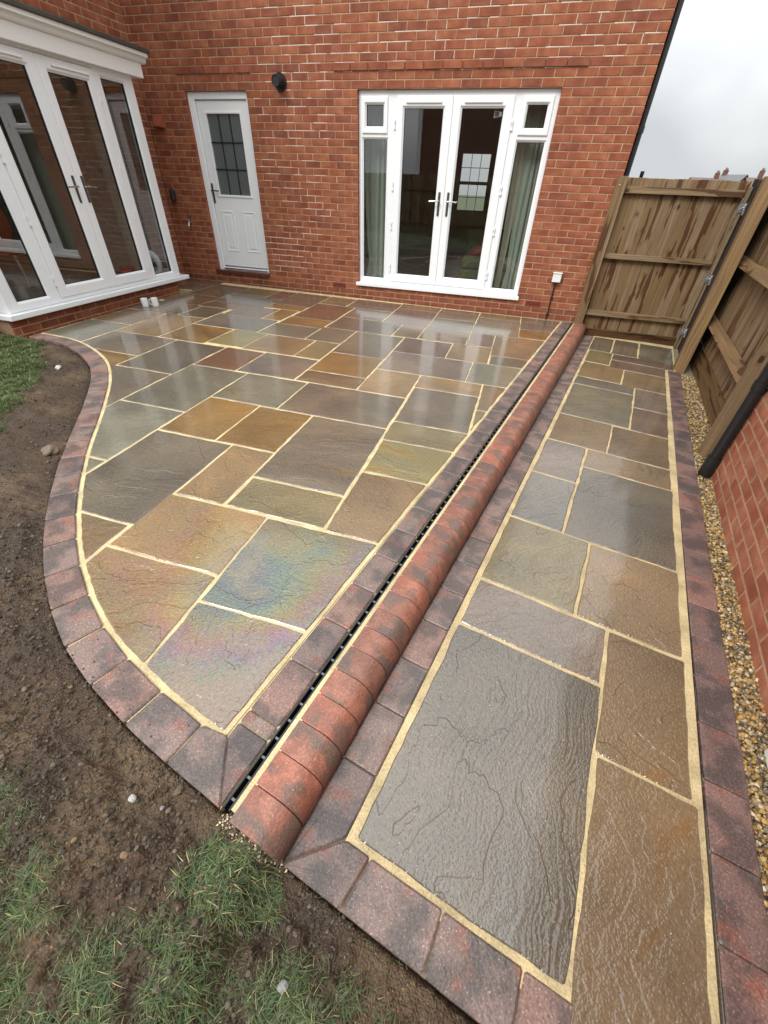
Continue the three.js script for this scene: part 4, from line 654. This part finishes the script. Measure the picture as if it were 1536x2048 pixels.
{ // side fence between the gate and the outbuilding, rails towards the path; local x along the fence
  const dir = new THREE.Vector2(-0.1765, 0.984).normalize(), t = thing('side_fence', 'close-boarded timber fence with rails and posts beside the gravel strip', 'fence'), r = rng(43);
  t.position.set(4.54, 0, 1.08); t.rotation.y = Math.atan2(-dir.y, dir.x);       // local +x runs toward the garden, local -z is the far side
  const L = 2.24;
  mesh('post', board(-0.062, 0.062, -0.4, 1.56, -0.0, 0.115, r), postWood, t); mesh('post', board(L - 0.06, L + 0.06, -0.4, 1.58, -0.075, 0.045, r), woods[1], t);
  let x = -1.0; while (x < L) { const w = 0.096 + (r() - 0.5) * 0.01; const lap = r() * 0.004; mesh('board', woodUV(box(-0.006, w + 0.018, 0.035, 1.54, -0.007, 0.006, 0.003), r() * 3, r() * 5).rotateY(0.09).translate(x, 0, -0.108 - lap), [woods[1], woods[3], woods[0], woods[3], woods[1]][Math.floor(r() * 5)], t); x += w; }
  for (const [y0, y1] of [[0.27, 0.345], [0.84, 0.925], [1.38, 1.46]]) { const s = new THREE.Shape([[0, y0], [0.075, y0 + 0.012], [0.02, y1], [0, y1]].map((p) => new THREE.Vector2(...p))); mesh('rail', woodUV(boxUV(new THREE.ExtrudeGeometry(s, { depth: L + 0.45, bevelEnabled: false })).applyMatrix4(new THREE.Matrix4().makeBasis(new THREE.Vector3(0, 0, 1), new THREE.Vector3(0, 1, 0), new THREE.Vector3(-1, 0, 0)).setPosition(L - 0.065, 0, -0.099)), r(), r(), 'x'), woods[0], t); }
  mesh('gravel_board', board(-1.0, L - 0.06, -0.30, 0.03, -0.125, -0.10, r, 'x'), woods[2], t);
  // the far corner joins the gate
}
// ------------------------------------------------------------------ outbuilding beside the path
{
  const o = thing('brick_outbuilding', 'orange-red brick outbuilding wall beside the gravel strip', 'building'); const a = new THREE.Vector2(4.105, 3.50), d = new THREE.Vector2(-0.188, 0.982).normalize();
  const F = new THREE.Matrix4().makeBasis(new THREE.Vector3(d.x, 0, d.y), new THREE.Vector3(0, 1, 0), new THREE.Vector3(-d.y, 0, d.x)).setPosition(a.x, 0, a.y);
  const wall = mesh('wall', extr(rectShape(0.004, 4.4, -0.4, 2.4), 0.25, 0, -0.0004).applyMatrix4(F), M.wallMortar, o);
  brickUp(wall, layBricks(0, 4.4, -0.257, 2.4, [], 0.1985, 0.043), F, 200, rng(51), (b) => ({ dz: 0.0008, mat: [6, 7, 8][Math.abs(Math.round(b.x * 37 + b.k * 5)) % 3] }));
  mesh('end_wall', box(0, 3, -0.4, 2.4, 0, 0.2).applyMatrix4(new THREE.Matrix4().makeBasis(new THREE.Vector3(d.y, 0, -d.x), new THREE.Vector3(0, 1, 0), new THREE.Vector3(d.x, 0, d.y)).setPosition(a.x + 0.05, 0, a.y + 0.01)), M.farBrick, o);
  mesh('roof', box(-0.1, 4.6, 2.401, 2.5, -3, 0.12).applyMatrix4(F), M.slate, o);
  // its downpipe
  const t = thing('outbuilding_downpipe', 'thick black rainwater pipe ending in gravel at the outbuilding corner', 'downpipe'), px = 4.035, pz = 3.645;
  mesh('pipe', cyl(0.036, 0.036, [px, -0.06, pz], [px, 2.35, pz], 24), M.black, t); mesh('socket', [cyl(0.045, 0.045, [px, -0.175, pz], [px, -0.03, pz], 24)], M.black, t); mesh('collar', cyl(0.042, 0.042, [px, 0.455, pz], [px, 0.51, pz], 24), M.black, t);
  mesh('bracket', [cyl(0.011, 0.011, [px + 0.02, 0.485, pz + 0.02], [px + 0.055, 0.485, pz + 0.10], 10), box(px + 0.03, px + 0.06, 0.465, 0.505, pz + 0.05, pz + 0.12, 0.004)], M.black, t);
  const b = thing('plastic_tray', 'white plastic box standing on gravel against the outbuilding', 'box'); mesh('tub', box(0, 0.10, 0, 0.13, 0, 0.32, 0.008), M.whitePlastic, b); mesh('rim', box(-0.006, 0.106, 0.118, 0.132, -0.006, 0.326, 0.004), M.whitePlastic, b); b.position.set(3.652, -0.17, 5.70); b.rotation.y = -0.19;
}
// ------------------------------------------------------------------ gravel strip
{
  const r = rng(61), bedP = [PQ(1.0, -0.42), PQ(1.42, -0.42), PQ(1.42, 2.9), PQ(1.2, 3.3), PQ(1.24, 6.6), PQ(1.1, 6.6)];
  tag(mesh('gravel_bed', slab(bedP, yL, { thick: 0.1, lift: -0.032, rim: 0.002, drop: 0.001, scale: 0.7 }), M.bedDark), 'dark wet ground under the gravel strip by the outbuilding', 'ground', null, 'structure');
  const g = new THREE.IcosahedronGeometry(1, 1), p = g.attributes.position; for (let i = 0; i < p.count; i++) { const v = new THREE.Vector3().fromBufferAttribute(p, i), k = 1 + 0.22 * pn(v.x * 1.7 + 3, v.y * 1.7 + v.z * 1.3 + 5, 64, 64, 4); p.setXYZ(i, v.x * k, v.y * k * 0.72, v.z * k * 0.85); } g.computeVertexNormals();
  const N = 15000, inst = new THREE.InstancedMesh(g, phy({ roughness: 0.3, ior: 1.45 }), N), m = new THREE.Matrix4(), q = new THREE.Quaternion(), e = new THREE.Euler(), s = new THREE.Vector3(), P = new THREE.Vector3();
  const cols = [[0.33, 0.20, 0.065], [0.42, 0.29, 0.12], [0.24, 0.135, 0.04], [0.44, 0.36, 0.23], [0.13, 0.085, 0.045], [0.17, 0.14, 0.10], [0.30, 0.175, 0.055], [0.08, 0.058, 0.036]];
  for (let i = 0; i < N; i++) {
    let u, v; do { v = 0.88 + r() * 5.7; const near = v < 3.1; u = 1.035 + 0.01 * v + r() * (near ? 0.30 : 0.17); } while (false);
    const [x, z] = PQ(u, v), big = 0.0045 + r() * r() * 0.0085; P.set(x, yL(x, z) - 0.026 + r() * 0.018, z); q.setFromEuler(e.set((r() - 0.5) * 1.4, r() * 6.28, (r() - 0.5) * 1.4)); s.set(big, big, big); inst.setMatrixAt(i, m.compose(P, q, s));
    const c = cols[Math.floor(r() * cols.length)], k = 0.8 + r() * 0.5; inst.setColorAt(i, lin(c[0] * k, c[1] * k, c[2] * k));
  }
  inst.name = 'gravel'; scene.add(inst); tag(inst, 'wet golden pea gravel strip between path blocks and outbuilding wall', 'gravel', null, 'stuff');
}
// ------------------------------------------------------------------ garden soil, grass and stones
const insideOf = (poly, x, z) => { let c = false; for (let i = 0, j = poly.length - 1; i < poly.length; j = i++) { const [a, b] = poly[i], [d, e] = poly[j]; if ((b > z) !== (e > z) && x < ((d - a) * (z - b)) / (e - b) + a) c = !c; } return c; };
const segD = (poly, x, z) => { let m = 9; for (let i = 0; i < poly.length - 1; i++) { const [a, b] = poly[i], [c, d] = poly[i + 1], L = (c - a) ** 2 + (d - b) ** 2, t = clamp(((x - a) * (c - a) + (z - b) * (d - b)) / L); m = Math.min(m, Math.hypot(x - a - t * (c - a), z - b - t * (d - b))); } return m; };
const outer = [[-2.75, 3.44], ...IN.map((p, i) => { const a = IN[Math.max(0, i - 1)], b = IN[Math.min(IN.length - 1, i + 1)], l = Math.hypot(b[0] - a[0], b[1] - a[1]); return [p[0] - (b[1] - a[1]) / l * 0.147, p[1] + (b[0] - a[0]) / l * 0.147]; }).filter((p, i) => i < 69), [1.957, 6.456], PQ(uD.rail1, 6.49), PQ(uD.bull1, 6.48), PQ(-0.137, 6.5), PQ(1.3, 6.52)];
const paved = [...outer, [5, 6.9], [5, -1], [-3.2, -1], [-3.2, 3.44]];
const N2 = (x, z, f, o, s) => fbm(x / 16 + 0.5, z / 16 + 0.5, Math.round(16 * f), Math.round(16 * f), o, s);
function soilY(x, z, rough = true) {
  const along = (x - PO.x) * PE.x + (z - PO.y) * PE.y, base = mix(yU(x, z) - 0.018, yL(x, z) - 0.015, sst(-0.22, -0.10, along));
  const lump = N2(x, z, 1.6, 4, 201) * 0.035 + (rough ? N2(x, z, 9, 4, 205) * 0.034 + Math.abs(N2(x, z, 22, 3, 209)) * 0.056 + Math.abs(N2(x, z, 50, 2, 214)) * 0.016 : 0), d = segD(outer, x, z);
  if (insideOf(paved, x, z)) return base - 0.02 - 0.1 * sst(0.0, 0.05, d);
  return base + lump * sst(0.0, 0.10, d) - 0.004 + 0.004 * N2(x, z, 14, 3, 212);
}
{
  const lines = (segs) => segs.flatMap(([a, b, s]) => Array.from({ length: Math.round((b - a) / s) }, (_, i) => a + i * s)).concat(segs[segs.length - 1][1]);
  const X = lines([[-10, -4, 0.2], [-4, 0.2, 0.035], [0.2, 2.9, 0.0085], [2.9, 5, 0.15]]), Z = lines([[2.6, 5.3, 0.035], [5.3, 7.05, 0.0085], [7.05, 9, 0.06], [9, 14, 0.3]]), pos = [], uv = [], idx = [];
  for (const z of Z) for (const x of X) { pos.push(x, soilY(x, z), z); uv.push(x / 0.9, z / 0.9); }
  const nx = X.length; for (let j = 0; j < Z.length - 1; j++) for (let i = 0; i < nx - 1; i++) { const a = j * nx + i; idx.push(a, a + nx, a + 1, a + 1, a + nx, a + nx + 1); }
  const g = new THREE.BufferGeometry(); g.setAttribute('position', new THREE.Float32BufferAttribute(pos, 3)); g.setAttribute('uv', new THREE.Float32BufferAttribute(uv, 2)); g.setIndex(idx); g.computeVertexNormals();
  tag(mesh('garden_soil', g, M.soil), 'bare wet brown soil of the garden beside the curved border', 'soil', null, 'structure');
  tag(mesh('ground', new THREE.PlaneGeometry(400, 400).rotateX(-Math.PI / 2).translate(0, -0.42, 0), M.farGround), 'flat land around the house reaching to the horizon', 'ground', null, 'structure');
}
{
  const lawnA = [[-9, 3.62], [-3.2, 3.58], [-2.62, 3.50], [-2.10, 3.52], [-1.52, 3.99], [-1.24, 4.29], [-1.04, 4.55], [-0.86, 4.78], [-0.70, 5.02], [-0.58, 5.22], [-0.55, 5.6], [-0.5, 6.2], [-0.2, 6.7], [-1, 12], [-9, 12]];
  const lawnB = [[0.2, 6.30], [0.7, 6.42], [1.15, 6.52], [1.30, 6.545], [1.40, 6.585], [1.53, 6.62], [1.62, 6.66], [1.66, 6.70], [1.78, 6.715], [1.92, 6.655], [2.05, 6.65], [2.22, 6.62], [2.40, 6.61], [2.6, 6.68], [2.8, 7.6], [1.6, 9], [-0.2, 9], [-0.2, 6.5]], tuft = [[1.935, 6.545], [1.96, 6.505], [2.05, 6.508], [2.14, 6.515], [2.19, 6.56], [2.19, 6.61], [2.02, 6.655], [1.93, 6.63]];
  const blade = (bend, w) => { const pos = [], n = 4; for (let i = 0; i <= n; i++) { const t = i / n, ww = w * (1 - t * t * 0.9) * (i === n ? 0.05 : 1), y = t * (1 - 0.25 * bend * t), z = bend * t * t * 0.75; pos.push([-ww, y, z], [ww, y, z]); } const p = [], idx = []; pos.forEach((q) => p.push(...q)); for (let i = 0; i < n; i++) { const a = i * 2; idx.push(a, a + 1, a + 2, a + 1, a + 3, a + 2); } const g = new THREE.BufferGeometry(); g.setAttribute('position', new THREE.Float32BufferAttribute(p, 3)); g.setAttribute('uv', new THREE.Float32BufferAttribute(new Float32Array(p.length / 3 * 2), 2)); g.setIndex(idx); g.computeVertexNormals(); return g; };
  const grassM = phy({ roughness: 0.5, side: THREE.DoubleSide, transmission: 0.0 });
  const sow = (name, label, tries, x0, x1, z0, z1, dens, h0, h1, w, lay) => {
    const r = rng(700 + name.length + tries), list = [];
    for (let i = 0; i < tries; i++) { const x = mix(x0, x1, r()), z = mix(z0, z1, r()), d = dens(x, z); if (r() < d && !insideOf(paved, x, z)) list.push([x, z, d]); }
    const g = blade(0.9, w), inst = new THREE.InstancedMesh(g, grassM, list.length), m = new THREE.Matrix4(), q = new THREE.Quaternion(), e = new THREE.Euler(0, 0, 0, 'YXZ'), s = new THREE.Vector3(), P = new THREE.Vector3();
    list.forEach(([x, z, d], i) => {
      const h = mix(h0, h1, r()) * (0.6 + 0.4 * d), tilt = lay * (0.3 + r() * 1.0); P.set(x, soilY(x, z) - 0.002, z); q.setFromEuler(e.set(tilt, r() * 6.283, 0)); s.set(h * (0.7 + r() * 0.6), h, h); inst.setMatrixAt(i, m.compose(P, q, s));
      const dry = r(), k = 0.55 + r() * 0.75, c = dry > 0.93 ? [0.34, 0.29, 0.13] : dry > 0.66 ? [0.105, 0.125, 0.034] : [0.055, 0.100, 0.022]; inst.setColorAt(i, lin(c[0] * k, c[1] * k, c[2] * k));
    });
    inst.name = name; scene.add(inst); tag(inst, label, 'grass', null, 'stuff');
  };
  sow('lawn', 'short green lawn beyond the strip of bare soil beside the bay', 400000, -3.9, -0.2, 3.45, 6.4, (x, z) => (insideOf(lawnA, x, z) ? clamp(segD(lawnA.slice(2, 13), x, z) / 0.10 + 0.12 + 1.2 * N2(x, z, 5, 3, 220))  : 0.004), 0.028, 0.055, 0.035, 0.6);
  sow('trampled_grass', 'sparse trampled grass pressed into the muddy soil at the lawn edge', 230000, 0.7, 2.7, 6.35, 7.05, (x, z) => { const e = insideOf(lawnB, x, z) ? clamp(segD(lawnB.slice(2, 14), x, z) / 0.12 + 0.15) : 0.02; return clamp(e * (0.58 + 2.0 * N2(x, z, 9, 4, 225))); }, 0.014, 0.05, 0.020, 1.45);
  sow('back_lawn', 'rough lawn in the middle of the garden towards the end fence', 70000, -6, 3, 7.3, 12, () => 1, 0.06, 0.1, 0.06, 0.5);
  sow('grass_tuft', 'thick tuft of long green grass at the end of the bullnose step', 5600, 1.9, 2.22, 6.49, 6.66, (x, z) => (insideOf(tuft, x, z) ? 0.9 : 0.02), 0.016, 0.045, 0.026, 1.0);
}
{ // stones lying in the soil
  const geo = (s) => { const g = new THREE.IcosahedronGeometry(1, 3), p = g.attributes.position; for (let i = 0; i < p.count; i++) { const v = new THREE.Vector3().fromBufferAttribute(p, i), k = 1 + 0.30 * pn(v.x * 1.3 + s + 8, v.y * 1.3 + v.z * 0.9 + 9, 64, 64, s % 9) + 0.10 * pn(v.x * 4 + s + 20, v.z * 4 + v.y * 3 + 20, 64, 64, 3); p.setXYZ(i, v.x * k, v.y * k * 0.65, v.z * k * 0.8); } g.computeVertexNormals(); return g; };
  const kinds = { tan: [0.30, 0.20, 0.10], pale: [0.55, 0.54, 0.50], brown: [0.17, 0.125, 0.085], grey: [0.36, 0.36, 0.35] };
  const st = `1.765 6.615 .011 tan tan pebble half sunk in mud between grass patches|1.80 6.448 .014 brown flat brown stone tucked under the curved block border|1.69 6.505 .012 pale white crumb of broken mortar lying on bare soil|2.262 6.70 .013 grey lump of grey mortar in the grass near the path end|1.87 6.545 .008 brown brown pebble beside the grass tuft by the step|-.175 5.135 .05 brown flat broken stone against the curved border|1.62 6.63 .007 tan small round pebble in cluster at lawn edge|1.235 6.295 .008 tan small tan stone touching the curved border|1.79 6.50 .006 grey pale grey chip on mud below the mitred corner blocks|-1.36 4.02 .03 pale white stone on soil near the bend of the border`.split('|');
  st.forEach((l, i) => { const [x, z, s, k, ...w] = l.split(' '); const m = mesh('stone', geo(i + 2), std({ color: lin(...kinds[k]), roughness: 0.7, bumpMap: gritBump, bumpScale: 0.002 })); m.scale.setScalar(+s); m.position.set(+x, soilY(+x, +z) + +s * 0.3, +z); m.rotation.y = i * 1.3; tag(m, w.join(' '), 'stone', 'stones lying on the soil'); });
  // crumbs of soil and mortar spilt over the edges
  const r = rng(88), g = new THREE.IcosahedronGeometry(1, 1), p = g.attributes.position; for (let i = 0; i < p.count; i++) { const v = new THREE.Vector3().fromBufferAttribute(p, i), k = 1 + 0.35 * pn(v.x * 2 + 4, v.y * 2 + v.z + 6, 64, 64, 2); p.setXYZ(i, v.x * k, v.y * k * 0.7, v.z * k); } g.computeVertexNormals();
  const crumbs = (name, label, n, place, cols, s0, s1) => { const inst = new THREE.InstancedMesh(g, std({ roughness: 0.85 }), n), m = new THREE.Matrix4(), q = new THREE.Quaternion(), e = new THREE.Euler(), S = new THREE.Vector3(), P = new THREE.Vector3(); for (let i = 0; i < n; i++) { const [x, y, z] = place(), s = mix(s0, s1, r() * r()); P.set(x, y + s * 0.3, z); inst.setMatrixAt(i, m.compose(P, q.setFromEuler(e.set(r() * 6, r() * 6, r() * 6)), S.setScalar(s))); const c = cols[Math.floor(r() * cols.length)], k = 0.7 + r() * 0.6; inst.setColorAt(i, lin(c[0] * k, c[1] * k, c[2] * k)); } inst.name = name; scene.add(inst); tag(inst, label, 'debris', null, 'stuff'); };
  crumbs('soil_crumbs', 'dark crumbs of soil scattered over border blocks and slabs', 420, () => { const i = 30 + Math.floor(r() * 40), p = IN[Math.min(i, 70)], o = IN[Math.min(i + 1, 70)], t = (r() * r()) * 0.26 - 0.08, dx = o[0] - p[0], dz = o[1] - p[1], L = Math.hypot(dx, dz) || 1, x = p[0] + dx * r() - dz / L * (0.146 - t), z = p[1] + dz * r() + dx / L * (0.146 - t); return [x, yU(x, z) + 0.001, z]; }, [[0.035, 0.026, 0.018], [0.05, 0.038, 0.026]], 0.0008, 0.0035);
  crumbs('mortar_crumbs', 'pale crumbs of mortar grit along the foot of the step', 900, () => { const v = r() * 6.4, a = r(), [x, z] = a < 0.6 ? PQ(-0.135 + r() * r() * 0.05, v) : PQ(-0.12 + r() * 1.0, 5.4 + r() * 1.05); return [x, yL(x, z) + 0.002, z]; }, [[0.42, 0.34, 0.22], [0.20, 0.16, 0.12], [0.5, 0.43, 0.3]], 0.0007, 0.0026);
  crumbs('soil_clods', 'loose clods and small stones over the bare soil', 7500, () => { let x, z; do { const near = r() < 0.7; x = near ? mix(0.3, 2.4, r()) : mix(-1.8, 0.6, r()); z = near ? mix(5.6, 6.8, r()) : mix(3.5, 5.8, r()); } while (insideOf(paved, x, z) || segD(outer, x, z) > 0.5); return [x, soilY(x, z), z]; }, [[0.06, 0.044, 0.03], [0.085, 0.065, 0.045], [0.05, 0.037, 0.025], [0.11, 0.088, 0.062], [0.07, 0.053, 0.037], [0.075, 0.057, 0.04], [0.06, 0.045, 0.03], [0.085, 0.065, 0.045], [0.065, 0.048, 0.031], [0.13, 0.105, 0.075]], 0.0012, 0.0095);
  crumbs('mortar_spill', 'pale mortar crumbs at the cut end of the step', 260, () => { const t = r(), u = mix(-0.33, -0.12, t), [x, z] = PQ(u + (r() - 0.5) * 0.03, 6.495 + r() * r() * 0.05); return [x, soilY(x, z) + 0.002, z]; }, [[0.62, 0.52, 0.33], [0.5, 0.42, 0.28]], 0.001, 0.005);
}
// ------------------------------------------------------------------ beyond the garden
{
  const h = (name, label, x, z, y, ry, w, d, hh, chims, ch, roofM) => {
    const t = thing(name, label, 'house', 'far houses beyond the gate'); t.position.set(x, y, z); t.rotation.y = ry;
    const e = hh, rdg = hh + d * 0.36; mesh('wall', extr(new THREE.Shape([[-d / 2, 0], [d / 2, 0], [d / 2, e], [0, rdg], [-d / 2, e]].map((p) => new THREE.Vector2(...p))), w, 0, w / 2), M.farBrick, t).rotation.y = Math.PI / 2;
    for (const s of [-1, 1]) { const L = Math.hypot(d / 2 + 0.4, (rdg - e) * (1 + 0.8 / d)), g = box(-w / 2 - 0.25, w / 2 + 0.25, 0, 0.16, 0, L); g.rotateX(s * Math.atan2(rdg - e, d / 2)); if (s < 0) g.rotateY(Math.PI); g.translate(0, rdg + 0.03, 0); if (s > 0) mesh('roof_slope', g, roofM, t); else mesh('roof_slope', box(-w / 2 - 0.25, w / 2 + 0.25, 0, 0.16, 0, L).rotateX(Math.atan2(rdg - e, d / 2)).rotateY(Math.PI).translate(0, rdg + 0.03, 0), roofM, t); }
    for (const cx of chims) { const c = mesh('chimney', box(cx - 0.35, cx + 0.35, rdg - 1, rdg + ch, -0.35, 0.35), M.farBrick, t); mesh('chimney_pot', [cyl(0.13, 0.11, [cx - 0.15, rdg + ch, 0], [cx - 0.15, rdg + ch + 0.4, 0], 10), cyl(0.13, 0.11, [cx + 0.17, rdg + ch, 0], [cx + 0.17, rdg + ch + 0.32, 0], 10)], M.farTile, c); }
  };
  h('far_house', 'distant house with grey slate roof and brick chimney beyond the gate', 40.6, -118.5, -1.76, -0.9, 5, 6, 5.0, [-2.1], 0.9, M.farRoof);
  h('far_house', 'distant house showing a red tiled ridge and one chimney left of the slate roof', 35.6, -118, -2.41, 0.2, 6, 6, 5.0, [1.9], 1.0, M.farTile);
  h('far_house', 'distant house with pinkish brick chimney rising behind the dark gate stile', 46, -117, -2.2, 0.1, 7, 6, 5.0, [-1.2], 1.3, M.farTile);
  tag(mesh('utility_pole', cyl(0.03, 0.03, [4.09, -0.4, -3.19], [4.09, 1.715, -3.19], 12), M.blackMatt), 'dark slim pole standing just behind the timber gate', 'pole');
  // what the windows mirror: the fence across the end of the garden and the neighbouring house behind it
  const t = thing('end_fence', 'tall close-boarded fence across the far end of the lawn', 'fence'), r = rng(95); for (let x = -8; x < 7; x += 0.15) mesh('board', woodUV(box(x, x + 0.147, -0.3, 1.75, 12.0 + (Math.round(x / 0.15) % 2) * 0.012, 12.02 + (Math.round(x / 0.15) % 2) * 0.012), r() * 3, r() * 4), woods[Math.floor(r() * 4)], t); for (const y of [0.3, 1.3]) mesh('rail', box(-8, 7, y, y + 0.08, 11.94, 11.995), woods[0], t);
  const n = thing('neighbour_house', 'neighbouring brick house standing behind the end fence', 'house'); mesh('wall', extr(new THREE.Shape([[-3.0, -0.4], [3.4, -0.4], [3.4, 5.2], [0.2, 7.6], [-3.0, 5.2]].map((p) => new THREE.Vector2(...p))), 6, 0, 20).translate(0.6, 0, 0), M.farBrick, n); mesh('barge_board', box(-2.46, -2.3, 0, 5.2, 13.9, 13.99), M.upvc, n);
}
scene.traverse((o) => { if (o.isMesh) { o.castShadow = true; o.receiveShadow = true; } });
renderer.render(scene, camera);
